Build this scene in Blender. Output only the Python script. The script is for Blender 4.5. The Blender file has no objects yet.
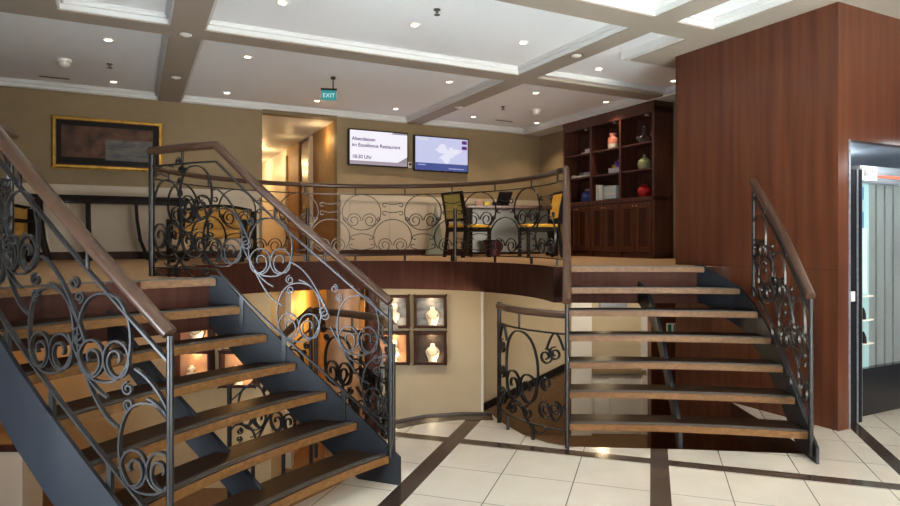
import bpy, bmesh, math, random
from mathutils import Vector, Matrix
random.seed(7)
C = bpy.context.scene.collection
SC = bpy.context.scene
PI = math.pi

# ------------------------------------------------------------------ camera, world, light, exposure
cam_d = bpy.data.cameras.new('camera'); cam = bpy.data.objects.new('camera', cam_d); C.objects.link(cam)
cam.location = (0, 0, 1.5); cam.rotation_euler = (PI/2, 0, 0)
cam_d.sensor_width = 36; cam_d.lens = 24.8; cam_d.shift_y = -13/900; cam_d.clip_start = .05
SC.camera = cam
SC.view_settings.view_transform = 'Standard'; SC.view_settings.look = 'None'
SC.view_settings.exposure = -0.2; SC.view_settings.gamma = 1; SC.view_settings.use_curve_mapping = False
world = bpy.data.worlds.new('world'); SC.world = world; world.use_nodes = True
world.node_tree.nodes['Background'].inputs[0].default_value = (.72, .84, 1, 1)
world.node_tree.nodes['Background'].inputs[1].default_value = .12
try:
    SC.cycles.use_denoising = True
    SC.cycles.sample_clamp_indirect = 0
    SC.cycles.max_bounces = 8
except Exception: pass

def light(name, typ, loc, energy, color, target=None, parent=None, **kw):
    d = bpy.data.lights.new(name, typ); d.energy = energy; d.color = color
    for k, v in kw.items(): setattr(d, k, v)
    o = bpy.data.objects.new(name, d); C.objects.link(o); o.location = loc
    if target is not None:
        o.rotation_euler = (Vector(target)-Vector(loc)).to_track_quat('-Z', 'Y').to_euler()
    if parent: o.parent = parent
    return o
# daylight through the entrance glazing behind and to the right of the camera
light('entrance_daylight', 'AREA', (4.4, -2.4, 1.9), 210, (1, .90, .78), (2.2, 4.6, .6), shape='RECTANGLE', size=3.6, size_y=2.4, spread=1.7)
light('ceiling_bounce_fill', 'AREA', (3.0, -.3, 3.3), 2700, (.62, .82, 1), (3.0, -.2, 0), shape='RECTANGLE', size=3.0, size_y=2.6, spread=.8)  # added lamp, no skylight there: lights unseen floor to bounce onto the ceiling
light('side_plate_fill', 'AREA', (-3.0, .5, .75), 75, (.76, .87, 1), (-1.70, 2.65, .80), shape='RECTANGLE', size=1.4, size_y=.8, spread=1.9)  # added fill without a window: cool light on the near plate and rail

# ------------------------------------------------------------------ materials
def M(name, col, rough=.5, metal=0, spec=.5, emit=None, es=1):
    m = bpy.data.materials.new(name); m.use_nodes = True
    b = m.node_tree.nodes['Principled BSDF']
    b.inputs['Base Color'].default_value = (*col, 1); b.inputs['Roughness'].default_value = rough
    b.inputs['Metallic'].default_value = metal; b.inputs['Specular IOR Level'].default_value = spec
    if emit: b.inputs['Emission Color'].default_value = (*emit, 1); b.inputs['Emission Strength'].default_value = es
    return m
def vary(m, c1, c2, scale, detail=3, bump=0, stretch=None, coord='Object', rr=None):
    """mix two colours by a (stretched) noise"""
    nt = m.node_tree; N = nt.nodes; L = nt.links; b = N['Principled BSDF']
    tc = N.new('ShaderNodeTexCoord'); mp = N.new('ShaderNodeMapping')
    L.new(tc.outputs[coord], mp.inputs[0])
    if stretch: mp.inputs['Scale'].default_value = stretch
    nz = N.new('ShaderNodeTexNoise'); nz.inputs['Scale'].default_value = scale; nz.inputs['Detail'].default_value = detail
    L.new(mp.outputs[0], nz.inputs['Vector'])
    cr = N.new('ShaderNodeValToRGB'); cr.color_ramp.elements[0].color = (*c1, 1); cr.color_ramp.elements[1].color = (*c2, 1)
    cr.color_ramp.elements[0].position = .3; cr.color_ramp.elements[1].position = .7
    L.new(nz.outputs['Fac'], cr.inputs[0]); L.new(cr.outputs[0], b.inputs['Base Color'])
    if bump:
        bp = N.new('ShaderNodeBump'); bp.inputs['Strength'].default_value = bump; bp.inputs['Distance'].default_value = .01
        L.new(nz.outputs['Fac'], bp.inputs['Height']); L.new(bp.outputs[0], b.inputs['Normal'])
    if rr:
        mr = N.new('ShaderNodeMapRange'); mr.inputs['To Min'].default_value = rr[0]; mr.inputs['To Max'].default_value = rr[1]
        L.new(nz.outputs['Fac'], mr.inputs['Value']); L.new(mr.outputs[0], b.inputs['Roughness'])
    return m
wood = vary(M('mahogany_panel', (.12, .03, .013), .28, 0, .4), (.058, .017, .009), (.122, .039, .017), 2.2, 7, 0, (6, 6, .3))
woodd = vary(M('mahogany_dark', (.05, .016, .01), .45, 0, .2), (.028, .009, .006), (.06, .02, .012), 3, 5, 0, (9, 9, .5))
shelfw = vary(M('shelf_wood', (.06, .02, .012), .35), (.048, .015, .009), (.115, .036, .020), 3, 5, 0, (9, 9, .5))
fascia_m = vary(M('fascia_wood', (.05, .015, .011), .5, 0, .06), (.036, .013, .009), (.060, .021, .014), 3, 5, 0, (9, 9, .5))
tread_top = vary(M('tread_top', (.04, .018, .01), .33, 0, .12), (.014, .0065, .004), (.040, .018, .009), 4, 5, 0, (3, 14, 3), rr=(.36, .48))
tread_edge = vary(M('tread_edge', (.22, .11, .045), .42, 0, .3), (.094, .041, .011), (.178, .080, .022), 5, 5, 0, (6, 6, 10))
nosing_m = M('nosing_metal', (.07, .06, .055), .5, .3)
steel = vary(M('painted_steel', (.03, .04, .06), .42, 0, .35), (.0095, .0115, .016), (.0135, .016, .0215), 2.5, 4, .02)
iron = M('wrought_iron', (.026, .025, .025), .3, .45)
railw = vary(M('handrail_wood', (.1, .05, .03), .3), (.058, .029, .017), (.072, .037, .022), 6, 3)
ceil_m = M('ceiling_panel', (.86, .87, .89), .7)
beam_m = M('ceiling_beam', (.36, .305, .25), .65)
mould_m = M('white_moulding', (.66, .66, .65), .5)
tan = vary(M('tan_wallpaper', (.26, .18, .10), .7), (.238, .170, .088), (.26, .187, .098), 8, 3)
cream = vary(M('cream_panel', (.55, .47, .36), .55), (.52, .445, .34), (.58, .50, .385), 3, 3)
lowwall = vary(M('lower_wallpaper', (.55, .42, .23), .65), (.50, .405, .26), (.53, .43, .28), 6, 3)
amber = vary(M('amber_wall', (.42, .25, .09), .6), (.38, .22, .075), (.46, .27, .10), 8, 3)
white_p = M('white_paint', (.72, .69, .62), .5)
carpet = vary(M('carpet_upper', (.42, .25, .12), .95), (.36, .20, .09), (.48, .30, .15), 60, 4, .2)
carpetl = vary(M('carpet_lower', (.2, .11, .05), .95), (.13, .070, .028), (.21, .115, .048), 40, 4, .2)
gold = vary(M('gilt_frame', (.45, .26, .05), .38, .8), (.30, .16, .025), (.52, .31, .06), 12, 4)
black = M('black_gloss', (.012, .012, .014), .2)
blackm = M('black_satin', (.010, .010, .012), .5, 0, .12)
darkw = M('dark_furniture_wood', (.012, .008, .006), .5, 0, .1)
yellow = vary(M('yellow_upholstery', (.75, .42, .04), .8), (.70, .38, .03), (.80, .46, .05), 20, 3)
olive = vary(M('olive_upholstery', (.34, .29, .07), .8), (.30, .25, .055), (.38, .33, .09), 20, 3)
amberf = vary(M('amber_upholstery', (.42, .22, .04), .85), (.38, .19, .032), (.46, .245, .05), 20, 3)
beigef = M('beige_upholstery', (.42, .30, .19), .85)
chrome = M('chrome', (.7, .7, .72), .2, 1)
alu = vary(M('brushed_metal', (.45, .49, .54), .35, .8), (.38, .42, .48), (.55, .59, .63), 4, 3, 0, (1, 1, 8))
brass = M('brass', (.7, .45, .15), .3, 1)
lens_m = M('lamp_lens', (1, .9, .7), .4, emit=(1, .86, .62), es=9)
trim_m = M('lamp_trim', (.75, .70, .62), .4, .3)
plastic = M('white_plastic', (.78, .76, .72), .4)
glass = M('clear_glass', (1, 1, 1), .02); glass.node_tree.nodes['Principled BSDF'].inputs['Transmission Weight'].default_value = 1

def floor_material():
    m = M('tile_floor', (.7, .66, .58), .14); nt = m.node_tree; N = nt.nodes; L = nt.links; b = N['Principled BSDF']
    tc = N.new('ShaderNodeTexCoord'); sp = N.new('ShaderNodeSeparateXYZ'); L.new(tc.outputs['Object'], sp.inputs[0])
    def math_(op, a, bb=None):
        n = N.new('ShaderNodeMath'); n.operation = op
        for i, v in enumerate((a, bb)):
            if v is None: continue
            if isinstance(v, (int, float)): n.inputs[i].default_value = v
            else: L.new(v, n.inputs[i])
        return n.outputs[0]
    def near(x, c, hw):                     # 1 where |x-c| < hw
        return math_('LESS_THAN', math_('ABSOLUTE', math_('SUBTRACT', x, c)), hw)
    def grid(x, off, pitch, hw):            # joints at off + n*pitch
        f = math_('FRACT', math_('DIVIDE', math_('SUBTRACT', x, off - pitch/2), pitch))
        return math_('LESS_THAN', math_('ABSOLUTE', math_('SUBTRACT', f, .5)), hw/pitch)
    X, Y = sp.outputs[0], sp.outputs[1]
    band = near(X, .052, .058)
    for n in (near(X, -1.410, .062), near(X, 1.556, .052), near(X, -2.84, .06), near(X, 3.05, .052), near(Y, 4.425, .055), near(Y, 1.55, .055)):
        band = math_('MAXIMUM', band, n)
    joint = math_('MAXIMUM', grid(X, -.460, .455, .0028), grid(Y, 3.89, .47, .0024))
    nz = N.new('ShaderNodeTexNoise'); nz.inputs['Scale'].default_value = 5; nz.inputs['Detail'].default_value = 6
    L.new(tc.outputs['Object'], nz.inputs['Vector'])
    def mix(f, a, c):
        n = N.new('ShaderNodeMix'); n.data_type = 'RGBA'; L.new(f, n.inputs[0])
        for i, v in ((6, a), (7, c)):
            if isinstance(v, tuple): n.inputs[i].default_value = (*v, 1)
            else: L.new(v, n.inputs[i])
        return n.outputs[2]
    tile = mix(nz.outputs['Fac'], (.55, .475, .385), (.64, .57, .475))
    bandc = mix(nz.outputs['Fac'], (.050, .032, .024), (.085, .058, .044))
    c = mix(joint, tile, (.10, .085, .075)); c = mix(band, c, bandc)
    L.new(c, b.inputs['Base Color'])
    return m
tile_m = floor_material()

# ------------------------------------------------------------------ mesh helpers
XF = {}                                     # world matrix of roots and their descendants
class MB:
    def __init__(s): s.v = []; s.f = []; s.mi = []; s.sm = []
    def add(s, vs, fs, mi=0, smooth=False):
        o = len(s.v); s.v += [Vector(v) for v in vs]
        for f in fs: s.f.append([i+o for i in f]); s.mi.append(mi); s.sm.append(smooth)
        return s
    def box(s, x0, x1, y0, y1, z0, z1, mi=0):
        v = [(x, y, z) for z in (z0, z1) for y in (y0, y1) for x in (x0, x1)]
        return s.add(v, [(0, 2, 3, 1), (4, 5, 7, 6), (0, 1, 5, 4), (2, 6, 7, 3), (0, 4, 6, 2), (1, 3, 7, 5)], mi)
    def obox(s, c, ax, ay, hx, hy, z0, z1, mi=0):
        """box about c with horizontal half axes along unit ax, ay"""
        ax = Vector((*ax, 0)); ay = Vector((*ay, 0)); c = Vector((c[0], c[1], 0)); v = []
        for z in (z0, z1):
            for j in (-1, 1):
                for i in (-1, 1): v.append(c+ax*hx*i+ay*hy*j+Vector((0, 0, z)))
        return s.add(v, [(0, 2, 3, 1), (4, 5, 7, 6), (0, 1, 5, 4), (2, 6, 7, 3), (0, 4, 6, 2), (1, 3, 7, 5)], mi)
    def prism(s, poly, z0, z1, top=0, side=0, bot=0):
        n = len(poly)
        a = sum(poly[i][0]*poly[(i+1) % n][1]-poly[(i+1) % n][0]*poly[i][1] for i in range(n))
        if a < 0: poly = poly[::-1]
        from mathutils.geometry import tessellate_polygon
        tris = tessellate_polygon([[Vector((p[0], p[1], 0)) for p in poly]])
        g = lambda k: (lambda p: (k(p) if callable(k) else k))
        vt = [(p[0], p[1], z1) for p in poly]; vb = [(p[0], p[1], z0) for p in poly]
        s.add(vt, [t if _up(vt, t) else t[::-1] for t in tris], top)
        s.add(vb, [t[::-1] if _up(vb, t) else t for t in tris], bot)
        s.add(vb+vt, [(i, (i+1) % n, n+(i+1) % n, n+i) for i in range(n)], side)
        return s
    def sweep(s, pts, prof, ref=None, closed=False, mi=0, smooth=True, cap=True):
        """prof: list of (a, b); a along the reference normal, b along t x normal. ref None: a is horizontal, b is up"""
        P = [Vector(p) for p in pts]; n = len(P); k = len(prof); vs = []
        for i in range(n):
            if closed: t = P[(i+1) % n]-P[i-1]
            else: t = P[min(i+1, n-1)]-P[max(i-1, 0)]
            if t.length < 1e-9: t = Vector((1, 0, 0))
            t.normalize()
            if ref is None:
                a = t.cross(Vector((0, 0, 1)))
                if a.length < 1e-4: a = Vector((1, 0, 0))
                a.normalize(); b = a.cross(t)
                sc = 1.0
                if 0 < i < n-1 or closed:
                    t1 = (P[i]-P[i-1]).normalized(); sc = 1/max(.5, t1.dot(t))
                vs += [P[i]+a*p*sc+b*q*sc for p, q in prof]
            else:
                a = Vector(ref[i] if isinstance(ref, list) else ref); a = (a-t*a.dot(t))
                if a.length < 1e-5: a = t.orthogonal()
                a.normalize(); b = t.cross(a)
                vs += [P[i]+a*p+b*q for p, q in prof]
        fs = []
        for i in range(n if closed else n-1):
            j = (i+1) % n
            for q in range(k):
                r = (q+1) % k
                fs.append((i*k+q, i*k+r, j*k+r, j*k+q))
        if cap and not closed: fs += [tuple(range(k))[::-1], tuple((n-1)*k+q for q in range(k))]
        return s.add(vs, fs, mi, smooth)
    def tube(s, pts, r, n=8, mi=0, ref=None):
        return s.sweep(pts, circ(r, n), ref if ref is not None else _ref(pts), mi=mi)
    def lathe(s, prof, c=(0, 0, 0), n=20, mi=0, smooth=True, a0=0, a1=2*PI):
        full = abs(a1-a0-2*PI) < 1e-6; m = n if full else n+1; vs = []
        for r, z in prof:
            for i in range(m):
                a = a0+(a1-a0)*i/n; vs.append((c[0]+r*math.cos(a), c[1]+r*math.sin(a), c[2]+z))
        fs = []
        for j in range(len(prof)-1):
            for i in range(n):
                i2 = (i+1) % m; fs.append((j*m+i, j*m+i2, (j+1)*m+i2, (j+1)*m+i))
        if full:
            if prof[0][0] > 1e-6: fs.append(tuple(range(m))[::-1])
            if prof[-1][0] > 1e-6: fs.append(tuple((len(prof)-1)*m+i for i in range(m)))
        return s.add(vs, fs, mi, smooth)
    def build(s, name, mats, parent=None, world=False, bevel=0, fix=True):
        if not isinstance(mats, (list, tuple)): mats = [mats]
        vs = s.v
        if parent and world:
            inv = XF[parent.name].inverted(); vs = [inv @ v for v in vs]
        me = bpy.data.meshes.new(name); me.from_pydata([tuple(v) for v in vs], [], s.f)
        for m in mats: me.materials.append(m)
        for p, i, q in zip(me.polygons, s.mi, s.sm): p.material_index = i; p.use_smooth = q
        if fix:
            bm = bmesh.new(); bm.from_mesh(me); bmesh.ops.remove_doubles(bm, verts=bm.verts, dist=1e-5)
            bmesh.ops.recalc_face_normals(bm, faces=bm.faces); bm.to_mesh(me); bm.free()
        o = bpy.data.objects.new(name, me); C.objects.link(o)
        if parent: o.parent = parent; XF[o.name] = XF[parent.name]
        else: XF[o.name] = Matrix()
        if bevel:
            md = o.modifiers.new('bevel', 'BEVEL'); md.width = bevel; md.segments = 2; md.limit_method = 'ANGLE'; md.angle_limit = 1.0
        if any(s.sm):
            try: me.set_sharp_from_angle(angle=.9)
            except Exception: pass
        return o
def _up(v, t):
    a, b, c = (Vector(v[i]) for i in t); return (b-a).cross(c-a).z > 0
def _ref(pts):
    P = [Vector(p) for p in pts]; d = (P[-1]-P[0])
    if d.length < 1e-6: d = P[len(P)//2]-P[0]
    return d.orthogonal().normalized()
def circ(r, n=8, ry=None): return [(r*math.cos(2*PI*i/n), (ry or r)*math.sin(2*PI*i/n)) for i in range(n)]
def tag(o, label=None, cat=None, group=None, kind=None):
    if label: o['label'] = label
    if cat: o['category'] = cat
    if group: o['group'] = group
    if kind: o['kind'] = kind
    return o
def thing(name, label, cat, loc=(0, 0, 0), rotz=0, group=None):
    o = bpy.data.objects.new(name, None); C.objects.link(o); o.location = loc; o.rotation_euler = (0, 0, rotz); o.empty_display_size = .1
    XF[o.name] = Matrix.Translation(Vector(loc)) @ Matrix.Rotation(rotz, 4, 'Z')
    return tag(o, label, cat, group)
def dup(src, loc, rotz, label, group=None):
    r = src.copy(); C.objects.link(r); r.location = loc; r.rotation_euler = (0, 0, rotz); r['label'] = label
    if group: r['group'] = group
    for ch in list(src.children):
        c = ch.copy(); C.objects.link(c); c.parent = r
        for g in list(ch.children):
            d = g.copy(); C.objects.link(d); d.parent = c
    return r
def struct(o, kind='structure'): o['kind'] = kind; return o
RA = math.radians(27)
def W(v, u, z=None):                        # the deck's own axes (27 degrees to the camera's)
    x = v*math.cos(RA)-u*math.sin(RA); y = v*math.sin(RA)+u*math.cos(RA)
    return (x, y) if z is None else (x, y, z)
def SB(name, boxes, mats, kind='structure'):  # structure from boxes in the deck's axes
    m = MB()
    for b in boxes: m.box(*b[:6], mi=b[6] if len(b) > 6 else 0)
    o = m.build(name, mats); o.rotation_euler = (0, 0, RA); XF[o.name] = Matrix.Rotation(RA, 4, 'Z')
    return struct(o, kind)
def text(body, size, name, mat, parent, loc, rot, sub=None, align='LEFT', ext=.0008):
    cu = bpy.data.curves.new(name, 'FONT'); cu.body = body; cu.size = size; cu.align_x = align; cu.extrude = ext; cu.offset = .0015 if size < .1 and 'screen' in name else 0
    t = bpy.data.objects.new(name+'_tmp', cu); C.objects.link(t)
    dg = bpy.context.evaluated_depsgraph_get(); me = bpy.data.meshes.new_from_object(t.evaluated_get(dg))
    bpy.data.objects.remove(t)
    me.name = name; me.materials.clear(); me.materials.append(mat)
    o = bpy.data.objects.new(name, me); C.objects.link(o); o.parent = parent; o.location = loc; o.rotation_euler = rot
    return o

ZU = 1.25          # upper deck
ZL = -1.3          # lower deck
ZB, ZC = 3.37, 3.46  # beam underside, coffer panel
FAS = .336
RISE = ZU/7

# ------------------------------------------------------------------ stairs geometry
Rl = [(.86, 4.45), (.90, 4.66), (.938, 4.87), (.978, 5.08), (1.018, 5.29), (1.055, 5.5), (1.09, 5.72)]
Rr = [(2.46, 4.25), (2.495, 4.48), (2.535, 4.72), (2.565, 4.95), (2.575, 5.18), (2.535, 5.42), (2.33, 5.68)]
Ll = [(-1.15, 2.53), (-1.335, 2.58), (-1.52, 2.635), (-1.70, 2.69), (-1.89, 2.77), (-2.10, 2.89), (-2.34, 3.06)]
Lr = [(-.374, 3.80), (-.585, 3.88), (-.786, 3.93), (-.985, 3.955), (-1.175, 3.975), (-1.35, 3.99), (-1.52, 4.02)]

CX, CY = -.81, 5.67
def circle_pt(deg, r): a = math.radians(deg); return (CX+r*math.cos(a), CY+r*math.sin(a))
arc = [circle_pt(4+186*i/36, 1.78) for i in range(37)]

# ------------------------------------------------------------------ structure: lobby floor
well = [(2.60, 5.72), (2.56, 4.34), (1.7, 4.44), (.88, 4.50), (.72, 4.58), (.56, 4.78), (.44, 5.06), (.36, 5.33), (.1, 5.33), (-.2, 5.26), (-.46, 5.08),
        (-.47, 4.5), (-.53, 4.1), (-.72, 3.75), (-.92, 3.45), (-1.3, 2.85), (-1.6, 2.3)]
lobby = [(5.2, 5.9), (5.2, -3.2), (-3.6, -3.2), (-3.6, 2.0), (-1.75, 2.0)] + well[::-1] + [(2.60, 5.9)]
m = MB(); m.prism(lobby, -.28, 0, 0, 1, 1)
a18 = math.radians(-18)
fl = m.build('floor', [tile_m, woodd])
inv = Matrix.Rotation(a18, 4, 'Z').inverted(); fl.data.transform(inv); fl.rotation_euler = (0, 0, a18); struct(fl)
# dark border strip with metal edge round the head of the descending stair
edge = [(-.46, 5.08), (-.2, 5.26), (.1, 5.33), (.36, 5.33)]
m = MB(); m.sweep([(x, y-.085, .003) for x, y in edge], [(-.085, -.003), (.085, -.003), (.085, .003), (-.085, .003)], smooth=False)
struct(m.build('trim_1', M('border_tile', (.06, .040, .030), .25)))
m = MB(); m.sweep([(x, y-.005, .008) for x, y in edge], [(-.012, -.012), (.012, -.012), (.012, .012), (-.012, .012)], smooth=False)
struct(m.build('trim_2', nosing_m))
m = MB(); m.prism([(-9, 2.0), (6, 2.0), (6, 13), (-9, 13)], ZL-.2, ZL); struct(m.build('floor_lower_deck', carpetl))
# upper deck
upper = [(2.62, 5.74), (2.33, 5.74), (1.09, 5.78)] + arc + [(-2.12, 4.36), (-1.55, 4.07), (-2.37, 3.18), (-2.75, 2.95), (-5.5, 2.95), W(-4, 9.2),
         W(1.646, 9.2), W(1.646, 15.5), W(2.757, 15.5), W(2.757, 9.2), W(6.5, 9.2), W(6.5, 4.65), W(4.93, 4.62)]
m = MB(); m.prism(upper, ZU-FAS, ZU, 0, 1, 2)
struct(m.build('floor_upper_deck', [carpet, fascia_m, cream]))

# ------------------------------------------------------------------ ceiling
SB('ceiling', [(-6, 8.5, -4.5, 15.6, ZC, ZC+.1)], ceil_m)
SB('trim_3', [(.285, .56, -4.5, 9.2, ZB, ZC)], beam_m)
SB('trim_4', [(3.9, 4.145, -4.5, 9.2, ZB, ZC)], beam_m)
SB('trim_5', [(4.60, 6.6, -4.5, 4.9, ZB, ZC), (6.6, 8.5, -4.5, 2.95, ZB, ZC)], beam_m)
SB('trim_6', [(-.56, .285, 3.86, 4.15, ZB, ZC), (.56, 3.9, 3.86, 4.15, ZB, ZC), (4.145, 4.6, 3.86, 4.15, ZB, ZC)], beam_m)
SB('trim_7', [(-6, .285, 5.93, 6.2, ZB, ZC), (.56, 3.9, 5.93, 6.2, ZB, ZC), (4.145, 6.5, 5.93, 6.2, ZB, ZC)], beam_m)
SB('trim_8', [(-1.6, -.55, -4.5, 5.93, ZB, ZC)], beam_m)
def coffer(n, v0, v1, u0, u1):
    bx = []
    for w, z0 in ((.016, ZB+.010), (.036, ZB+.052), (.048, ZC-.010)):
        bx += [(v0, v1, u1-w, u1, z0, ZC), (v0, v1, u0, u0+w, z0, ZC), (v0, v0+w, u0, u1, z0, ZC), (v1-w, v1, u0, u1, z0, ZC)]
    SB('trim_%d' % n, bx, mould_m)
coffer(20, .56, 3.9, -1, 3.86); coffer(21, .56, 3.9, 4.15, 5.93); coffer(22, .56, 3.9, 6.2, 9.15)
coffer(23, -5, .285, 6.2, 9.15); coffer(24, -.55, .285, 4.15, 5.93); coffer(25, 4.145, 4.6, 1.0, 3.86)
coffer(26, 4.145, 6.13, 6.2, 9.15); coffer(27, -.55, .285, 1, 3.86)
SB('trim_28', [(4.145, 4.6, 5.86, 5.93, ZB+.03, ZC), (4.6, 6.5, 5.86, 5.93, ZB+.03, ZC), (4.145, 4.2, 4.15, 5.93, ZB+.03, ZC), (4.53, 4.6, 4.15, 4.9, ZB+.01, ZC), (4.53, 6.5, 4.9, 4.96, ZB+.01, ZC)], mould_m)
# crown along the back wall and over the shelves
SB('trim_9', [(-5, 1.646, 9.175, 9.2, 3.375, ZC), (2.757, 6.5, 9.175, 9.2, 3.375, ZC), (-5, 1.646, 9.155, 9.2, 3.42, ZC), (2.757, 6.5, 9.155, 9.2, 3.42, ZC),
              (6.10, 6.5, 5.0, 9.2, 3.395, ZC), (6.13, 6.5, 5.0, 9.2, 3.36, ZC)], mould_m)

# ------------------------------------------------------------------ upper walls
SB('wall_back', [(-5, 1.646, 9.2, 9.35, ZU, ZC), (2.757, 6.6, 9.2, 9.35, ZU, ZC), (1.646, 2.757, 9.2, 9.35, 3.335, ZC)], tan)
SB('wall_back_wainscot', [(-5, 1.60, 9.17, 9.2, ZU+.10, ZU+.86), (2.80, 6.48, 9.17, 9.2, ZU+.10, ZU+.86)], cream)
SB('trim_10', [(-5, 1.62, 9.15, 9.2, ZU+.86, ZU+.95), (2.79, 6.49, 9.15, 9.2, ZU+.86, ZU+.95)] +
   [(v, v+.018, 9.155, 9.2, ZU+.1, ZU+.86) for v in (-1.9, -1.25, -.6, .05, .7, 1.35, 2.95, 3.6, 4.25, 4.9, 5.55)], cream)
SB('baseboard_back', [(-5, 1.62, 9.16, 9.2, ZU, ZU+.1), (2.79, 6.48, 9.16, 9.2, ZU, ZU+.1)], woodd)
SB('wall_right', [(6.5, 6.65, 4.62, 9.35, ZU, ZC)], tan)
SB('wall_left', [(-4.2, -4.05, 2.0, 9.35, ZU, ZC)], tan)
# corridor
SB('wall_corridor_right', [(2.757, 2.85, 9.35, 10.62, ZU, 3.335), (2.757, 2.85, 11.7, 12.72, ZU, 3.335)], amber)
SB('wall_corridor_far', [(2.757, 2.85, 12.72, 15.5, ZU, 3.335)], white_p)
SB('trim_11', [(2.70, 2.80, 10.62, 10.74, ZU, 3.30), (2.72, 2.80, 12.6, 12.72, ZU, 3.2)], cream)
SB('door_1', [(2.79, 2.85, 10.74, 11.7, ZU, 3.335)], wood)
SB('wall_corridor_left', [(1.55, 1.646, 9.35, 15.5, ZU, 3.335)], amber)
SB('wall_corridor_end', [(1.55, 2.85, 15.5, 15.6, ZU, 3.335)], cream)
SB('ceiling_corridor', [(1.646, 2.757, 9.35, 15.5, 3.335, 3.4)], mould_m)
for i, (v, u, e) in enumerate(((2.60, 9.70, 5), (2.45, 11.1, 2.5), (2.3, 12.9, 14), (2.2, 14.6, 34))):
    light('corridor_lamp', 'POINT', W(v, u, 3.1), e, (1, .68, .32), shadow_soft_size=.05)

# ------------------------------------------------------------------ mahogany lift block
SB('wall_mahogany', [(4.92, 5.06, 2.95, 4.59, ZL, ZB), (5.06, 8.5, 2.95, 3.03, 2.30, ZB), (5.06, 6.5, 4.54, 4.62, ZL, ZB)], wood)
SB('trim_29', [(4.9185, 4.921, 2.95, 4.59, 1.262, 1.266), (4.9185, 4.921, 3.62, 3.624, ZL, 1.262)], woodd)
SB('trim_12', [(5.055, 5.075, 2.945, 3.05, 0, 2.30)], alu)
SB('wall_lift_interior', [(5.08, 8.5, 4.4, 4.5, 0, 2.5), (8.4, 8.5, 3.1, 4.5, 0, 2.5)], alu)
SB('ceiling_lift', [(5.08, 8.4, 3.1, 4.4, 2.32, 2.38)], alu)
lp = W(5.75, 3.06, 0)
t = thing('lift_door', 'glazed lift entrance door with black post, ribbed grey panel and dark kick plate', 'lift door', lp, RA)
def lb(name, boxes, mats, parent=t, bev=0):     # boxes in deck axes
    mm = MB()
    for b in boxes: mm.box(b[0]-5.75, b[1]-5.75, b[2]-3.06, b[3]-3.06, b[4], b[5], b[6] if len(b) > 6 else 0)
    return mm.build(name, mats, parent, bevel=bev)
lb('post', [(5.09, 5.285, 3.02, 3.08, 0, 2.08), (5.305, 5.345, 3.01, 3.08, 0, 2.08)], blackm)
lb('post_strip', [(5.287, 5.303, 3.015, 3.08, 0, 2.08), (5.347, 5.358, 3.015, 3.08, 0, 2.08)], alu)
lb('lintel', [(5.35, 8.0, 3.03, 3.10, 1.98, 2.12)], alu)
k = MB()
for i in range(18):
    v = 5.60+i*.13
    k.box(v-5.75, v+.105-5.75, .045, .07, .40, 1.98)
k.box(-.17, 2.2, .07, .09, .40, 1.98); k.build('ribbed_panel', M('grey_rib', (.22, .25, .25), .45, .3), t)
lb('kick_plate', [(5.35, 8.0, 3.06, 3.10, .02, .38)], black)
lb('bottom_rail', [(5.35, 8.0, 3.05, 3.105, .37, .42)], black)
po = lb('poster_panel', [(5.36, 5.585, 3.09, 3.12, .42, 1.98)], M('teal_panel', (.30, .48, .50), .3))
lb('poster_block', [(5.375, 5.50, 3.084, 3.09, 1.84, 1.95), (5.375, 5.50, 3.084, 3.09, 1.60, 1.74)], M('poster_blue', (.02, .18, .42), .4), po)
lb('poster_sheet', [(5.365, 5.55, 3.086, 3.09, 1.05, 1.60)], M('poster_pale', (.50, .68, .70), .4), po)
for z in (.62, .82, 1.02): lb('glass_shelf', [(5.36, 5.585, 3.05, 3.09, z, z+.012)], white_p, t)
for z, r in ((.832, .022), (.632, .026)):
    mm = MB(); mm.lathe([(.0, 0), (r, 0), (r*.9, .05), (r*.4, .09), (0, .1)], (5.47-5.75, .012, z-.0), 12); mm.build('ornament', darkw, t)
lb('call_button', [(5.19, 5.24, 3.005, 3.02, 1.00, 1.08)], plastic)
lb('red_lamp', [(5.55, 5.95, 3.02, 3.03, 2.03, 2.045)], M('red_glow', (.8, .08, .03), .4, emit=(1, .12, .05), es=1.5))
light('lift_lamp', 'POINT', W(5.9, 3.6, 2.2), 40, (.8, .92, 1), shadow_soft_size=.1)
light('lift_door_lamp', 'AREA', W(6.1, 2.6, 2.25), 6, (.85, .95, 1), W(6.0, 3.3, .8), size=.5)
t = thing('lift_sign', 'small white sign reading LIFT with a passenger pictogram on the lift lintel', 'sign', W(5.46, 3.025, 2.0), RA)
mm = MB(); mm.box(-.105, .105, -.012, .006, -.005, .115); mm.build('plate', plastic, t)
inkm = M('sign_ink', (.12, .12, .15), .5)
text('LIFT', .055, 'lettering', inkm, t, (-.005, -.0125, .055), (PI/2, 0, 0))
mm = MB()
for x in (-.083, -.062, -.041):
    mm.box(x-.006, x+.006, -.0135, -.0125, .03, .062); mm.lathe([(0, -.006), (.005, -.004), (.006, 0), (.005, .004), (0, .006)], (x, -.0128, .071), 8)
mm.box(-.095, -.03, -.0135, -.0125, .018, .022); mm.box(-.095, -.03, -.0135, -.0125, .084, .088)
mm.build('pictogram', inkm, t)

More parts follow.
